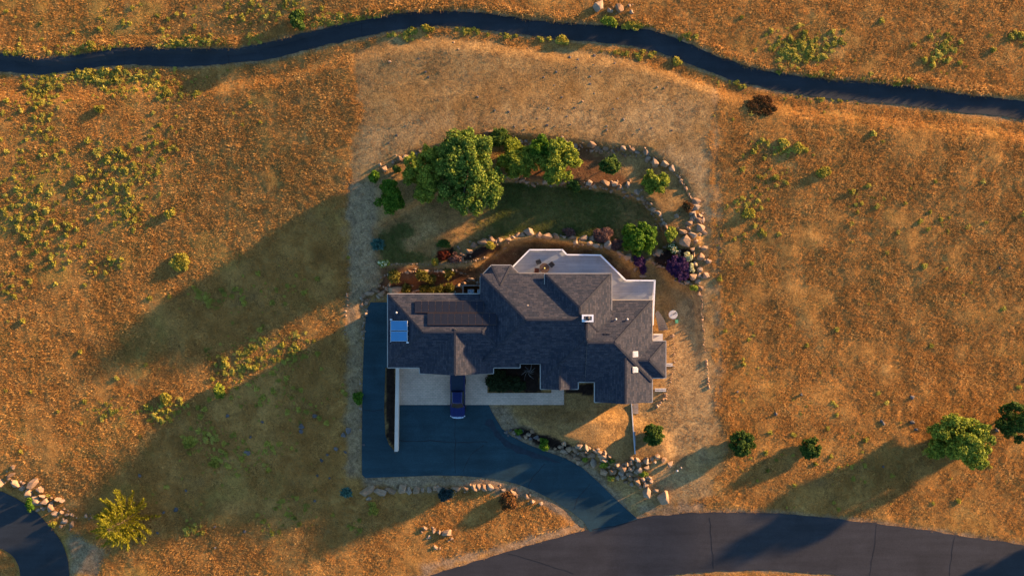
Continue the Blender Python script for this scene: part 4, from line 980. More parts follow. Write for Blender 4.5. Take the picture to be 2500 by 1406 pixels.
FIELD = [(255,420),(500,490),(515,525),(720,335),(310,730),(360,855),(300,920),(245,972),(965,750),(1255,805),(1320,850),(1370,860),(1455,790),(1460,885),(1480,845),(1510,735),(1560,690),(1620,745),(1420,660),(1640,635),(1600,605),(1610,570),(1615,520),(1635,440),(1640,380),(1475,390),(1530,405),(1385,490),(1520,460),(1690,490),(1300,525),(1800,670),(1770,740),(1840,810),(1725,880),(1725,855),(2070,590),(1330,735),(2165,885),(1950,875),(1910,910),(2030,870),(1060,760),(850,660),(1240,870),(1780,430),(690,290),(450,400),(1190,330),(1370,580),(2115,600),(1100,860),(1165,880),(2480,640)]
for (a_, b_) in FIELD:
    big = (a_, b_) in ((1320,850),(1510,735),(1560,690),(1640,380),(255,420),(1475,390))
    o = rock(860 + a_/2.778, b_/2.778, (7.5 if big else 3.2 + 3*rng.rand()), None, None, 'rockg' if b_ > 350 and rng.rand() < .75 else 'rock', .12, 'field_stone')
    tag(o, 'small dark stone lying loose on the mown dry grass behind the yard', 'stone', 'loose stones on the mown slope')
for (u, v, s_) in [(604,1104,16),(737,1041,14),(735,1052,12),(768,1015,13),(556,1015,10),(342,1161,9),(455,1197,7),(430,1243,12),(400,1250,9),(598,1297,9),(525,1285,8),(640,1030,9),(850,1050,15),(838,1062,12),(820,1095,12),(843,1103,9),(613,1066,8),(785,1123,9),(800,1110,8),(775,1160,7),(526,1335,7),(385,1300,7),(770,1222,8),(805,1166,7),(888,1085,8)]:
    tag(rock(u, v, s_, None, None, 'rockg', .6, 'field_stone'), 'grey field stone in the shaded wild grass left of the driveway', 'stone', 'stones in the shaded west field')
for (u, v, s_) in [(1955,962,8),(1893,1010,8),(2228,970,14),(2152,1028,9),(2156,1033,8),(2236,1048,10),(2375,1030,11),(2432,1048,10),(2155,1138,7),(1800,955,7),(2225,1030,14),(2440,655,6),(1895,895,5)]:
    tag(rock(u, v, s_, None, None, 'rockg', .6, 'field_stone'), 'dull grey stone half hidden in the wild grass east of the mown yard', 'stone', 'stones in the east field')
for (u, v, s_) in [(1105,659,6),(1100,666,5),(1093,678,4),(1110,713,5)]:
    tag(rock(u, v, s_, s_, None, 'rockw', .8, 'white_stone'), 'small whitish stone lying on the dark mulch behind the garage wing', 'stone', 'whitish stones in the mulch bed')

# ------------------------------------------------------------------ plants
def leaves(centers, rads, n, size, seed, aspect=1.6, up=0.5, shell=0.55):
    """numpy leaf cloud: rhombic leaves spread through lobes (centers, rads) -> verts (4n,3)"""
    r = np.random.RandomState(seed); centers = np.array(centers, float); rads = np.array(rads, float)
    w_ = rads.prod(1) ** (2/3); k = r.choice(len(centers), n, p=w_/w_.sum())
    d = r.normal(size=(n, 3)); d /= np.linalg.norm(d, axis=1)[:, None]
    rr = shell + (1 - shell) * r.rand(n) ** 0.6
    c = centers[k] + d * rads[k] * rr[:, None]
    nrm = d + r.normal(size=(n, 3)) * 0.7; nrm[:, 2] += up; nrm /= np.linalg.norm(nrm, axis=1)[:, None]
    a = np.cross(nrm, r.normal(size=(n, 3))); a /= np.linalg.norm(a, axis=1)[:, None] + 1e-9; b = np.cross(nrm, a)
    s_ = size * (0.6 + 0.8 * r.rand(n))[:, None]
    return np.stack([c - a*s_*aspect/2, c + b*s_/2, c + a*s_*aspect/2, c - b*s_/2], 1).reshape(-1, 3)

def quadmesh(name, V, m, parent):
    V = np.asarray(V, float); org = np.array(WL[parent.name]); n = len(V) // 4
    me = bpy.data.meshes.new(name); me.vertices.add(4*n); me.vertices.foreach_set('co', (V - org).astype('f').ravel())
    me.loops.add(4*n); me.loops.foreach_set('vertex_index', np.arange(4*n, dtype='i')); me.polygons.add(n)
    me.polygons.foreach_set('loop_start', np.arange(0, 4*n, 4, dtype='i')); me.polygons.foreach_set('loop_total', np.full(n, 4, 'i'))
    me.update(calc_edges=True); me.materials.append(m)
    return link(name, me, None, parent, tuple(org))

def trunk(parent, base, top, r0, tips, m='bark', name='trunk'):
    b = MB(); base = Vector(base); top = Vector(top)
    mid = (base + top) / 2 + Vector(((rng.rand()-.5)*.2, (rng.rand()-.5)*.2, 0))
    b.tube([base - Vector((0,0,.3)), mid, top], [r0, r0*.8, r0*.55], 8)
    for t_ in tips:
        t_ = Vector(t_); s_ = base.lerp(top, .45 + .5*rng.rand()); m_ = s_.lerp(t_, .5) + Vector((0, 0, .12*(t_-s_).length))
        b.tube([s_, m_, t_], [r0*.42, r0*.28, r0*.08], 6)
    return b.build(name, M[m], parent)

def plant(name, label, cat, u, v, ru, rv, hm, m, n, leaf, seed, lobes=9, lobe=0.45, low=0.0, tr=None, group=None, aspect=1.6, up=.5, parts=('crown', 'trunk'), extra=None, shell=.5):
    """rounded or ragged plant: ru, rv radii in photo pixels, hm height in metres; low = clear trunk height"""
    b = G(u, v); zt_ = b.z + hm; zc = b.z + low + (hm - low) * .5
    c = P(u, v, zc); rx, ry, rz = ru*1.04/S*(H-zc)/H, rv*1.04/S*(H-zc)/H, (hm - low) / 2
    c.z = zc; base = Vector((c.x, c.y, float(hgt(c.x, c.y))))
    t = thing(name, label, cat, base, group); r = np.random.RandomState(seed)
    cs, rs = [], []
    for k in range(lobes):
        d = r.normal(size=3); d /= np.linalg.norm(d); d[2] = abs(d[2]) * .9 - .35 if low == 0 else d[2]
        q = .62 * (0.55 + .45 * r.rand()); lr = lobe * (.7 + .6 * r.rand())
        cs.append((c.x + d[0]*rx*(1-lr*.75)*1.0, c.y + d[1]*ry*(1-lr*.75)*1.0, zc + d[2]*rz*(1-lr*.7)))
        rs.append((rx*lr, ry*lr, max(rz*lr, .15)))
    cs.append((c.x, c.y, zc)); rs.append((rx*.55, ry*.55, rz*.75))
    if ru > 24:
        c2, r2 = [], []
        for (q, w_) in zip(cs, rs):
            for k in range(9):
                d = r.normal(size=3); d /= np.linalg.norm(d); f_ = .22 + .2 * r.rand()
                c2.append(tuple(np.array(q) + d * np.array(w_) * .82)); r2.append(tuple(max(f_ * x_, .12) for x_ in w_))
        V = np.concatenate([leaves(cs, np.array(rs) * .8, int(n * .9), leaf * .62, seed, aspect, up, shell), leaves(c2, r2, int(n * 1.7), leaf * .62, seed + 7, aspect, up, .3)])
    else: V = leaves(cs, rs, n, leaf, seed, aspect, up, shell)
    V[:, 2] = np.maximum(V[:, 2], hgt(V[:, 0], V[:, 1]) + .02)
    quadmesh(parts[0], V, M[m], t)
    if extra: quadmesh(extra[0], leaves(np.array(cs) + [0, 0, rz*.25], np.array(rs) * .95, extra[2], leaf * extra[3], seed + 1, 1.2, 1.0, .85), M[extra[1]], t)
    trunk(t, base, (c.x, c.y, zc + (0 if low else rz*.2)), tr or max(.03, min(.22, rx*.06)), [cs[i] for i in range(min(6, len(cs)-1))], name=parts[1])
    return t
TR = ('crown', 'trunk'); SH = ('foliage', 'stem')
# back yard
plant('broadleaf_tree', 'big round broadleaf tree, the largest crown in the back yard', 'tree', 1142, 420, 84, 94, 6.0, 'tree', 17000, .30, 1, 20, .40, 0.9, .24)
plant('broadleaf_tree', 'dark spreading tree crowding the west side of the big round tree', 'tree', 1035, 425, 52, 66, 4.6, 'olive', 7000, .24, 2, 22, .34, .5, .16)
plant('broadleaf_tree', 'olive tree crown tucked behind the upper edge of the big round tree', 'tree', 1075, 378, 40, 36, 5.0, 'olive', 4000, .24, 3, 16, .36, .6, .14)
plant('broadleaf_tree', 'fresh green bushy tree at the west end of the rock terrace', 'tree', 952, 480, 37, 40, 3.2, 'bright', 4500, .24, 4, 18, .36, .4, .12)
plant('shrub', 'small bright green shrub beside the western boulders', 'shrub', 917, 431, 16, 15, 1.6, 'bright', 900, .22, 5, 8, .45, 0, parts=SH)
plant('shrub', 'little dark green bush just right of the lone western boulder', 'shrub', 967, 415, 10, 10, 1.2, 'darkgreen', 500, .2, 6, 6, .5, 0, parts=SH)
plant('juniper', 'feathery olive conifer between the two largest back yard crowns', 'tree', 1258, 388, 46, 46, 3.4, 'olive', 5200, .30, 7, 26, .3, .2, .1, aspect=4.0, up=.2)
plant('juniper', 'small dark conifer poking above the wall behind the big tree', 'tree', 1222, 337, 22, 18, 2.8, 'darkgreen', 1700, .28, 8, 10, .4, .1, .08, aspect=4.0, up=.2)
plant('broadleaf_tree', 'yellow green tree with ragged crown in the middle of the terrace', 'tree', 1354, 394, 64, 52, 4.4, 'olive', 7600, .26, 9, 26, .3, .6, .15)
plant('broadleaf_tree', 'narrow bright crown rising at the wall above the ragged terrace tree', 'tree', 1320, 358, 28, 26, 4.2, 'bright', 2600, .24, 10, 12, .4, .5, .1)
plant('sapling', 'small dark sapling standing alone on the terrace', 'tree', 1490, 402, 26, 24, 3.0, 'darkgreen', 1500, .25, 11, 9, .36, .6, .06)
plant('shrub', 'loose olive shrub at the east end of the terrace', 'shrub', 1600, 442, 30, 32, 2.4, 'olive', 2600, .22, 12, 16, .32, .1, parts=SH, aspect=3.0)
plant('broadleaf_tree', 'lime green tree between lawn and deck corner', 'tree', 1560, 580, 44, 42, 3.6, 'bright', 4200, .28, 13, 18, .34, .7, .12)
plant('shrub', 'compact golden green shrub by the stone wall corner', 'shrub', 1636, 571, 17, 19, 1.3, 'olive', 1500, .18, 14, 10, .42, 0, parts=SH)
plant('shrub', 'rusty leaved bush among the eastern boulders', 'shrub', 1682, 504, 15, 14, 1.3, 'rustleaf', 800, .18, 15, 8, .42, 0, parts=SH)
plant('shrub', 'dark shrub overhanging the stones under the ragged terrace tree', 'shrub', 1405, 455, 20, 14, 1.3, 'darkgreen', 1100, .2, 16, 9, .4, 0, parts=SH)
plant('lavender', 'biggest purple flowering shrub in the rock ringed bed', 'shrub', 1657, 652, 28, 30, 1.2, 'purple', 3600, .16, 17, 16, .38, 0, parts=SH, aspect=4.5, up=1.0)
plant('lavender', 'rounded purple shrub by the path near the deck corner', 'shrub', 1559, 637, 15, 13, 1.0, 'purple', 1300, .14, 18, 8, .42, 0, parts=SH, aspect=4.5, up=1.0)
plant('lavender', 'small trailing purple shrub just below its rounded neighbour', 'shrub', 1568, 658, 9, 12, .8, 'purple', 700, .13, 19, 6, .42, 0, parts=SH, aspect=4.5, up=1.0)
plant('shrub', 'faded mauve mound beside the tallest boulder of the lawn wall', 'shrub', 1473, 573, 22, 18, 1.2, 'mauve', 2400, .13, 20, 12, .4, 0, parts=SH, aspect=4, up=1.0)
plant('shrub', 'brown mauve mound between the tallest boulder and the lime tree', 'shrub', 1508, 599, 15, 16, 1.0, 'mauve', 1200, .13, 21, 8, .42, 0, parts=SH, aspect=4, up=1.0)
plant('shrub', 'dim mauve shrub on the lawn side of the boulder row', 'shrub', 1390, 567, 17, 10, .8, 'mauve', 1000, .13, 22, 8, .42, 0, parts=SH, aspect=4, up=1.0)
plant('flowering_plant', 'cream flowered plant on the east rim of the purple bed', 'plant', 1679, 628, 14, 12, .9, 'flower', 600, .17, 23, 8, .42, 0, parts=SH)
plant('flowering_plant', 'second cream flowered plant just below, next to the purple shrub', 'plant', 1686, 656, 10, 13, .9, 'flower', 520, .17, 24, 8, .42, 0, parts=SH)
plant('flowering_plant', 'cream topped plant above the purple bed beside the flat boulder', 'plant', 1644, 606, 15, 12, 1.0, 'darkgreen', 800, .18, 25, 9, .42, 0, parts=SH, extra=('flower_heads', 'flower', 200, .9))
plant('flowering_plant', 'tiny cream flowered plant at the foot of the purple bed', 'plant', 1652, 674, 8, 8, .7, 'darkgreen', 320, .16, 26, 5, .45, 0, parts=SH, extra=('flower_heads', 'flower', 50, 1.0))
plant('shrub', 'green clump at the lower end of the eastern rock border', 'shrub', 1694, 703, 9, 9, .8, 'olive', 360, .18, 27, 6, .45, 0, parts=SH)
plant('agave', 'blue green rosette at the west edge of the lawn', 'plant', 925, 597, 12, 12, .7, 'agave', 260, .34, 28, 6, .5, 0, parts=SH, aspect=3.5)
plant('flowering_plant', 'white flowered plant at the west end of the lawn border', 'plant', 936, 644, 13, 12, .9, 'olive', 380, .22, 29, 7, .42, 0, parts=SH, extra=('flower_heads', 'flower', 40, 1.4))
plant('shrub', 'red leaved shrub in the small bed at the lawn edge', 'shrub', 1082, 624, 17, 13, 1.0, 'red', 1000, .18, 30, 9, .42, 0, parts=SH)
plant('shrub', 'dull purple shrub next to the red leaved one', 'shrub', 1112, 630, 15, 13, .9, 'mauve', 800, .17, 31, 8, .42, 0, parts=SH)
plant('shrub', 'green shrub behind the red leaved one at the lawn edge', 'shrub', 1083, 598, 18, 12, 1.0, 'darkgreen', 900, .18, 32, 9, .42, 0, parts=SH)
plant('shrub', 'yellow green tuft in front of the red leaved shrub', 'shrub', 1061, 637, 9, 9, .7, 'weed', 320, .2, 33, 6, .42, 0, parts=SH, aspect=3)
plant('shrub', 'yellow green tuft leaning on the lawn boulders', 'shrub', 1199, 598, 10, 10, .8, 'weed', 320, .2, 34, 6, .42, 0, parts=SH, aspect=3)
for i, (u, v, ru, lab) in enumerate([(961,676,13,'leafy yellow clump at the west end of the mulch bed'),(1033,670,14,'leafy yellow clump on the middle of the mulch bed rim'),(1096,668,11,'leafy yellow clump near the east end of the mulch bed rim'),(991,706,9,'leafy yellow clump beside the biggest garage corner boulder'),(1038,708,10,'first clump in the row along the garage rear eave'),(1057,708,9,'second clump in the row along the garage rear eave'),(1077,707,9,'third clump in the row along the garage rear eave'),(1098,703,10,'fourth clump in the row along the garage rear eave'),(1052,681,9,'low green clump amid the dark mulch bed')]):
    plant('day_lily', lab, 'plant', u, v, ru, ru, .7, 'lily', 420, .2, 40 + i, 7, .42, 0, parts=SH, aspect=4.5, up=.3, group='clumps in the rear mulch bed')
# front
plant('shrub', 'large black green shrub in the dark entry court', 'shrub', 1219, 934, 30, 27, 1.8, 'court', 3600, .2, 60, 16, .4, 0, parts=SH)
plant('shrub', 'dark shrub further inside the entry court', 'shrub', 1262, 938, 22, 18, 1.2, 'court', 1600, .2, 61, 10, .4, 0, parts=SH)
plant('shrub', 'green bush at the driveway bend beside the dark rocks', 'shrub', 1328, 1085, 15, 14, 1.2, 'bright', 1000, .2, 62, 8, .42, 0, parts=SH)
plant('shrub', 'green sprig among the dark shaded rocks', 'shrub', 1266, 1054, 9, 8, .7, 'bright', 320, .18, 63, 5, .45, 0, parts=SH)
plant('shrub', 'olive tuft low in the middle of the boulder heap', 'shrub', 1473, 1133, 11, 10, .9, 'olive', 550, .18, 64, 7, .42, .1, parts=SH)
plant('shrub', 'olive tuft on the western half of the boulder heap', 'shrub', 1430, 1120, 9, 7, .7, 'olive', 340, .17, 65, 5, .42, .1, parts=SH)
plant('shrub', 'dry green tuft on the eastern side of the boulder heap', 'shrub', 1571, 1155, 10, 8, .7, 'olive', 380, .17, 66, 6, .42, .1, parts=SH)
plant('shrub', 'yellowish tuft at the bottom edge of the boulder heap', 'shrub', 1491, 1167, 9, 8, .7, 'weed', 300, .17, 67, 6, .42, .1, parts=SH)
plant('shrub', 'dark green tuft in the gap of the boulder heap', 'shrub', 1492, 1126, 9, 6, .6, 'darkgreen', 300, .17, 68, 5, .42, .1, parts=SH)
plant('round_bush', 'round olive bush near the house corner, above the boulder heap', 'bush', 1595, 1060, 26, 26, 2.0, 'darkgreen', 5600, .18, 69, 30, .30, .1, parts=SH)
plant('round_bush', 'dark round bush at the edge of the mown strip, first of the pair', 'bush', 1812, 1083, 30, 31, 1.9, 'darkgreen', 5200, .18, 70, 28, .3, .1, parts=SH)
plant('round_bush', 'slightly smaller round bush in the east field, second of the pair', 'bush', 1980, 1093, 27, 26, 1.8, 'darkgreen', 4200, .18, 71, 24, .3, .1, parts=SH)
plant('broadleaf_tree', 'large yellow green tree alone in the lower east field', 'tree', 2345, 1082, 76, 70, 5.1, 'olive', 13000, .27, 72, 20, .38, .5, .2)
plant('broadleaf_tree', 'dark green tree cut off by the right edge of the picture', 'tree', 2486, 1030, 46, 48, 4.8, 'darkgreen', 5500, .25, 73, 24, .3, .6, .15)
plant('broadleaf_tree', 'tree just outside the lower right corner whose shadow crosses the road', 'tree', 2690, 1325, 50, 50, 5.0, 'darkgreen', 3500, .27, 99, 18, .36, .6, .15)
plant('shrub', 'bright yellow green bush below the straight boulder row', 'shrub', 910, 1242, 15, 16, 1.3, 'weed', 1200, .17, 74, 9, .42, 0, parts=SH)
plant('shrub', 'dusky blue green shrub against the straight boulder row', 'shrub', 1088, 1209, 17, 17, 1.2, 'bluegreen', 1400, .16, 75, 10, .4, 0, parts=SH, aspect=4)
plant('shrub', 'brownish shrub at the end of the straight boulder row', 'shrub', 1241, 1226, 20, 22, 1.3, 'rustleaf', 1500, .17, 76, 11, .38, 0, parts=SH, aspect=3)
plant('agave', 'small blue green rosette in the grass left of the boulder row', 'plant', 845, 1202, 10, 9, .6, 'agave', 200, .3, 77, 5, .5, 0, parts=SH, aspect=3.5)
plant('shrub', 'green bush touching the outer driveway kerb', 'shrub', 874, 972, 13, 18, 1.1, 'bright', 800, .2, 78, 8, .42, 0, parts=SH)
plant('shrub', 'green tuft clinging to the lower corner boulders', 'shrub', 73, 1231, 10, 18, 1.0, 'bright', 600, .2, 79, 8, .42, 0, parts=SH)
plant('shrub', 'pale green tuft at the end of the lower corner boulders', 'shrub', 128, 1278, 9, 9, .7, 'weed', 260, .2, 80, 5, .42, 0, parts=SH)
# wild field shrubs
for i, (u, v, ru, rv, hm, m, lab) in enumerate([
    (726,52,21,26,2.0,'darkgreen','dark bush standing above the winding path'),(535,956,16,18,1.5,'olive','dark lone bush in the sunlit strip of the west field'),
    (440,640,24,20,1.1,'weed','broad yellow green bush in the upper west field'),(403,975,14,15,1.0,'weed','yellow bush below the tree shadow in the west field'),
    (1860,258,40,24,1.0,'rustleaf','wide dark brown shrub patch below the path on the east'),(1372,99,19,11,1.0,'weed','yellow green shrub on the lower verge of the path'),
    (1653,148,13,10,.8,'weed','small bright shrub on the lower verge where the path bends'),(1546,62,28,11,.9,'weed','long low green shrub between the field boulders and the path'),
    (1490,52,20,14,.9,'olive','rounded olive shrub below the field boulders'),(1043,70,16,8,.8,'weed','small shrub on the verge at the crest of the path'),
    (415,522,13,10,.9,'weed','bright bush at the tip of a weedy streak in the west field'),(195,440,13,10,.8,'weed','round yellow bush in the far west field'),
    (243,265,11,10,.8,'weed','yellow bush below the western end of the path'),(222,112,14,12,.9,'weed','bright bush on the upper verge at the western end of the path'),
    (2010,418,17,13,.9,'weed','ragged yellow weed bush in the upper east field'),(1952,360,17,13,.8,'weed','yellow weed bush just below the eastern path bend'),
    (1828,522,16,13,.8,'weed','yellow weed bush near the mown boundary on the east'),(1912,1290-940,14,11,.7,'weed','low weed clump paired with the bush below the eastern path bend'),
    (525,1128,15,13,.7,'weed','fresh green clump inside the shaded west field'),(462,1080,16,14,.7,'weed','green clump near the shadow edge in the west field')]):
    plant('shrub', lab, 'shrub', u, v, ru, rv, hm * (.5 if m in ('weed', 'bright', 'rustleaf') else .8), m, int(ru*rv*3.2)+120, .2, 200 + i, 9, .4, 0, parts=SH, aspect=2.2)

# spiky conifer, lower left
def conifer():
    u, v = 303, 1270; b0 = G(u, v); c = P(u, v, b0.z + 2.5); base = Vector((c.x, c.y, float(hgt(c.x, c.y))))
    t = thing('conifer', 'spiky yellow green conifer with star shaped branches in the lower west corner', 'tree', base); r = np.random.RandomState(5)
    hm = 6.0; V = []; br = MB(); br.tube([base - Vector((0,0,.3)), base + Vector((0,0,hm*.6)), base + Vector((0,0,hm))], [.2,.12,.03], 8)
    for lvl in range(11):
        z = .9 + lvl * .5; R_ = 4.3 * (1 - (lvl / 11.5)) ** .75; nb = 11 if lvl < 6 else 7
        for k in range(nb):
            an = 2*math.pi*(k + r.rand()*.8)/nb + lvl; Lb = R_ * (.62 + .5*r.rand())
            d = np.array([math.cos(an), math.sin(an), .18 + .1*r.rand()]); s_ = np.array(base) + [0, 0, z]; e = s_ + d*Lb
            br.tube([s_, e], [.04, .012], 5, False)
            m_ = int(34 * Lb); tt_ = (.15 + .85*r.rand(m_)**.8); pts = s_ + np.outer(tt_, d*Lb)
            sd = np.array([-d[1], d[0], 0]); w_ = (1.05 - tt_) * .36 * min(1, Lb/2.2)
            pts += np.outer((r.rand(m_)-.5)*2*w_, sd) + np.c_[np.zeros(m_), np.zeros(m_), r.rand(m_)*.25]
            ax = d + sd * ((r.rand(m_)-.5)*1.6)[:, None] + r.normal(size=(m_, 3))*.2; ax[:, 2] += .25; ax /= np.linalg.norm(ax, axis=1)[:, None]
            sb_ = np.cross(ax, r.normal(size=(m_, 3))); sb_ /= np.linalg.norm(sb_, axis=1)[:, None]
            ls = (.32 + .25*r.rand(m_))[:, None]
            V.append(np.stack([pts, pts + ax*ls*.5 + sb_*.05, pts + ax*ls, pts + ax*ls*.5 - sb_*.05], 1).reshape(-1, 3))
    quadmesh('crown', np.concatenate(V), M['pine'], t); br.build('trunk', M['bark'], t)
conifer()
# leafless shrub in the entry court
q0 = P(1290, 908, .6); ls_ = thing('bare_shrub', 'leafless grey branched shrub in the dark entry court by the front wall', 'shrub', (q0.x, q0.y, 0))
for k in range(11):
    an = 2*math.pi*k/11 + rng.rand(); L_ = .6 + .6*rng.rand(); a = Vector((q0.x, q0.y, 0)); m_ = a + Vector((math.cos(an)*L_*.4, math.sin(an)*L_*.4, .6)); e = a + Vector((math.cos(an+.4)*L_, math.sin(an+.4)*L_, 1.2 + .3*rng.rand()))
    MB().tube([a, m_, e], [.035,.025,.01], 6).build('branch', M['deadwood'], ls_)

# ------------------------------------------------------------------ grass and weeds (instanced stuff)
def tuft_mesh(name, nb, rad, hh, wd, lean, seed, m):
    r = np.random.RandomState(seed); v = []; f = []
    for k in range(nb):
        an = r.rand()*6.283; q = rad*math.sqrt(r.rand()); p = np.array([q*math.cos(an), q*math.sin(an), 0])
        la = r.rand()*6.283 if r.rand() < .4 else an + r.normal()*.6; l_ = lean*(.3 + .9*r.rand()); h_ = hh*(.55 + .6*r.rand())
        d = np.array([math.cos(la), math.sin(la), 0]); s_ = np.array([-d[1], d[0], 0]) * wd * (.6+.8*r.rand())
        m1 = p + d*l_*.35*h_ + [0, 0, h_*.6]; t_ = p + d*l_*h_*1.1 + [0, 0, h_*(.95 if l_ < .8 else .75)]
        b = len(v); v += [p - s_, p + s_, m1 + s_*.8, m1 - s_*.8, t_]; f += [(b, b+1, b+2, b+3), (b+3, b+2, b+4)]
    me = bpy.data.meshes.new(name); me.from_pydata([tuple(x) for x in v], [], f); me.materials.append(m); me.update(); return me

def scatter(name, pts, scl, templates, label, cat):
    """pts (n,3): tufts instanced on the points of one object per template; templates are themselves tufts of the stand"""
    n = len(pts); r = np.random.RandomState(len(name)); pick = r.randint(len(templates), size=n); root = None
    for ti, me_t in enumerate(templates):
        k = pick == ti; P_ = pts[k]; me = bpy.data.meshes.new(name); me.vertices.add(len(P_)); me.vertices.foreach_set('co', P_.astype('f').ravel())
        a = me.attributes.new('scl', 'FLOAT_VECTOR', 'POINT'); s_ = scl[k]; a.data.foreach_set('vector', np.stack([s_, s_, s_*(.75+.5*r.rand(len(s_)))], 1).astype('f').ravel())
        a = me.attributes.new('rot', 'FLOAT_VECTOR', 'POINT'); a.data.foreach_set('vector', np.stack([r.normal(size=len(s_))*.12, r.normal(size=len(s_))*.12, r.rand(len(s_))*6.283], 1).astype('f').ravel())
        me.update()
        o = bpy.data.objects.new(name, me); COL.objects.link(o); tag(o, None, None, None, 'stuff')
        if root is None: root = o; tag(o, label, cat)
        else: o.parent = root
        tm = bpy.data.objects.new('tuft', me_t); COL.objects.link(tm); tm.parent = root; tm.location = P_[0]; tm['kind'] = 'stuff'
        ng = bpy.data.node_groups.new(name + '_scatter', 'GeometryNodeTree')
        ng.interface.new_socket('Geometry', in_out='INPUT', socket_type='NodeSocketGeometry'); ng.interface.new_socket('Geometry', in_out='OUTPUT', socket_type='NodeSocketGeometry')
        gi = ng.nodes.new('NodeGroupInput'); go = ng.nodes.new('NodeGroupOutput'); ip = ng.nodes.new('GeometryNodeInstanceOnPoints'); oi = ng.nodes.new('GeometryNodeObjectInfo')
        oi.inputs[0].default_value = tm; oi.transform_space = 'ORIGINAL'; oi.inputs['As Instance'].default_value = True
        na = ng.nodes.new('GeometryNodeInputNamedAttribute'); na.data_type = 'FLOAT_VECTOR'; na.inputs[0].default_value = 'scl'
        nr = ng.nodes.new('GeometryNodeInputNamedAttribute'); nr.data_type = 'FLOAT_VECTOR'; nr.inputs[0].default_value = 'rot'
        e2r = ng.nodes.new('FunctionNodeEulerToRotation')
        ng.links.new(gi.outputs[0], ip.inputs['Points']); ng.links.new(oi.outputs['Geometry'], ip.inputs['Instance']); ng.links.new(na.outputs[0], ip.inputs['Scale'])
        ng.links.new(nr.outputs[0], e2r.inputs[0]); ng.links.new(e2r.outputs[0], ip.inputs['Rotation']); ng.links.new(ip.outputs[0], go.inputs[0])
        md = o.modifiers.new('scatter', 'NODES'); md.node_group = ng
    return root

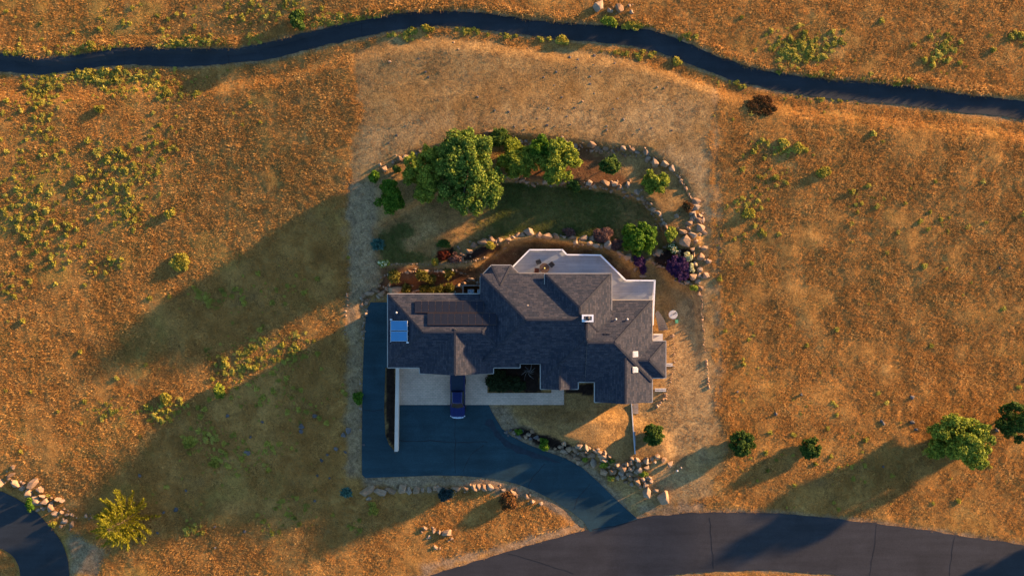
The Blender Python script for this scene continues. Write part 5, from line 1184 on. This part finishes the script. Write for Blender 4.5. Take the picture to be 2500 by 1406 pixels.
def grass():
    r = np.random.RandomState(11); N = 360000
    x = r.uniform(-73, 73, N); y = r.uniform(-42, 42, N)
    z, u, v, j, mown, road_, house_, hard = masks(x, y)
    ok = (road_ < -1.0) & (house_ < -2)
    inyard = np.maximum.reduce([sdist(u, v, q) for q in (PAD, LAWN)])
    mul = np.maximum.reduce([sdist(u, v, q) for q in MULCH]); nee = np.maximum.reduce([sdist(u, v, q) for q in NEEDLE]); gra = np.maximum.reduce([sdist(u, v, q) for q in GRAVEL])
    dens = 0.72 + 0.28 * ss(vnoise(x, y, 2.2, 1) * .5 + vnoise(x, y, .8, 2) * .5, .32, .62)
    shoulder = ss(road_, -3, -16)
    pts = np.stack([x, y, z - .02], 1)
    # wild
    k = ok & (mown < .5) & (r.rand(N) < dens * (.35 + .65*shoulder)) & (gra < 0)
    s_ = (.42 + 0.95*r.rand(N)**1.8) * (.78 + .4*vnoise(x, y, 2.2, 7)) * (.6 + .4*shoulder)
    above = -sdist(u, v, PATHP); vt = np.interp(u, [p[0] for p in PATH_TOP], [p[1] for p in PATH_TOP]); verge = (v < vt) & (above < 22)
    s_ = np.where(verge, s_ * (1.0 + 1.3 * vnoise(x, y, 1.5, 15)), s_)
    k = k | (ok & verge & (r.rand(N) < .9))
    scatter('dry_grass', pts[k], s_[k], [tuft_mesh('dry_tuft', 13, .24, .17, .015, 1.5, 50+i, M['wild']) for i in range(3)], 'tall uncut orange brown grass covering the open fields', 'grass')
    # mown and yard
    k2 = ok & (mown >= .5) & (mul < 0) & (sdist(u, v, LAWN) < 0) & (r.rand(N) < .55) & (r.rand(N) > .7*ss(gra, -2, 4)) & (r.rand(N) > .6*ss(nee, -2, 4)) & (sdist(u, v, DECK) < 0)
    s_ = (.6 + .6*r.rand(N)) * (.6 + .6*vnoise(x, y, 1.2, 8))
    scatter('mown_grass', pts[k2], s_[k2], [tuft_mesh('mown_tuft', 10, .2, .09, .013, 1.8, 60+i, M['mown']) for i in range(3)], 'short mown straw coloured grass round the house lot', 'grass')
    # lawn: denser resample
    N2 = 26000; x2 = r.uniform(-20, 24, N2); y2 = r.uniform(2, 16, N2); z2 = hgt(x2, y2); u2, v2 = uvof(x2, y2, z2)
    k3 = (sdist(u2, v2, LAWN) > 2) & (r.rand(N2) < .05 + .95*lawn_green(x2, y2, u2, v2))
    scatter('lawn_grass', np.stack([x2, y2, z2 - .01], 1)[k3], (.7 + .5*r.rand(N2))[k3], [tuft_mesh('lawn_tuft', 14, .22, .12, .016, .8, 70+i, M['lawn']) for i in range(2)], 'patchy green lawn between the two boulder rows', 'lawn')
    # weeds: streaks and clusters traced from the photo (u, v, su, sv, n)
    CL = [(230,185,110,14,130),(120,215,40,25,50),(310,205,60,22,60),(395,215,30,16,25),(180,125,60,8,40),(260,118,30,8,25),(480,102,60,8,60),(430,110,30,8,20),(30,125,25,14,25),(620,95,15,8,12),(860,45,45,10,45),(940,30,20,8,14),(1000,82,35,10,24),(1150,75,25,8,16),
          (80,330,60,60,50),(40,480,40,60,55),(120,480,50,60,60),(270,390,60,40,45),(380,370,40,60,40),(330,430,40,30,30),(310,520,50,30,50),(250,470,40,30,40),(120,600,50,50,45),(60,560,30,40,30),(250,640,30,20,16),(450,220,30,20,20),(90,250,40,30,30),(30,700,30,30,14),
          (640,870,60,40,60),(560,890,40,35,45),(700,850,40,30,35),(490,720,20,12,12),(520,740,20,12,12),(600,720,25,20,14),(430,1000,40,20,24),(380,1010,30,20,20),(250,1000,40,20,20),(500,1060,40,40,30),(640,960,60,30,30),(720,990,60,40,30),(650,1090,40,30,24),(560,1120,50,40,30),(470,1290,20,14,16),(720,1240,40,30,20),(660,1280,30,15,12),(620,840,20,12,14),(860,1290,20,15,6),
          (1940,110,45,25,75),(1985,130,35,20,45),(1920,140,20,15,25),(2040,95,20,15,15),(2290,130,30,30,30),(2310,120,20,20,16),(2480,90,20,15,10),(1760,180,15,8,8),(1950,185,60,6,26),(2100,195,60,6,18),(2200,205,30,6,12),(2060,240,90,6,24),(1930,225,40,5,10),(1800,205,30,6,8),(1840,490,30,30,16),(1900,440,30,20,12),(1850,580,30,14,10),(2300,550,40,20,10),(1900,370,35,12,12),(2130,480,40,20,10),(1870,350,20,12,8),
          (1530,65,40,10,30),(1500,130,30,8,12),(1580,135,20,6,8),(1350,95,40,6,10),(1250,85,20,6,8),(800,55,40,8,20),(700,10,60,12,26),(560,40,60,25,20),(330,60,80,30,16),(650,30,30,20,16),(1680,90,15,6,8),(2090,1010,200,60,8),(1900,1100,80,50,8),(2050,1150,60,30,8),(2220,1240,200,20,6),(1750,600,20,200,8),(700,700,60,40,12)]
    cu = np.concatenate([np.c_[c[0] + r.normal(size=int(c[4]*2.0))*c[2]*.8, c[1] + r.normal(size=int(c[4]*2.0))*c[3]*.75] for c in CL])
    bgd = np.c_[r.uniform(-30, 860, 420), r.uniform(20, 1300, 420)]; bgd = bgd[r.rand(420) < vnoise(bgd[:,0], bgd[:,1], 140, 3) * (1.1 - bgd[:,0]/900)]
    bg2 = np.c_[r.uniform(1760, 2520, 150), r.uniform(10, 1240, 150)]
    cu = np.concatenate([cu, bgd, bg2]); zc = hgt_uv(cu[:,0], cu[:,1]); kx = (H - zc)/H/S; xx = (cu[:,0]-CU)*kx; yy = (CV-cu[:,1])*kx
    z, u, v, j, mown, road_, house_, hard = masks(xx, yy); k4 = (road_ < -2) & (house_ < -5) & (mown < .6)
    tm = []
    for i in range(3):
        V = leaves([(0,0,.22),(.2,.1,.2),(-.15,.18,.2),(.05,-.2,.2)], [(.28,.28,.26)]*4, 90, .17, 90+i, 2.0, .4, .3); V[:,2] = np.maximum(V[:,2], .01) * .6
        me = bpy.data.meshes.new('weed_tuft'); me.from_pydata(V.tolist(), [], [(4*q, 4*q+1, 4*q+2, 4*q+3) for q in range(len(V)//4)]); me.materials.append(M['weed']); me.update(); tm.append(me)
    s_ = (.28 + .75*r.rand(len(xx))**2.2)
    scatter('green_weeds', np.stack([xx, yy, z - .02], 1)[k4], s_[k4], tm, 'scattered yellow green weeds dotted through the dry fields', 'weeds')
grass()
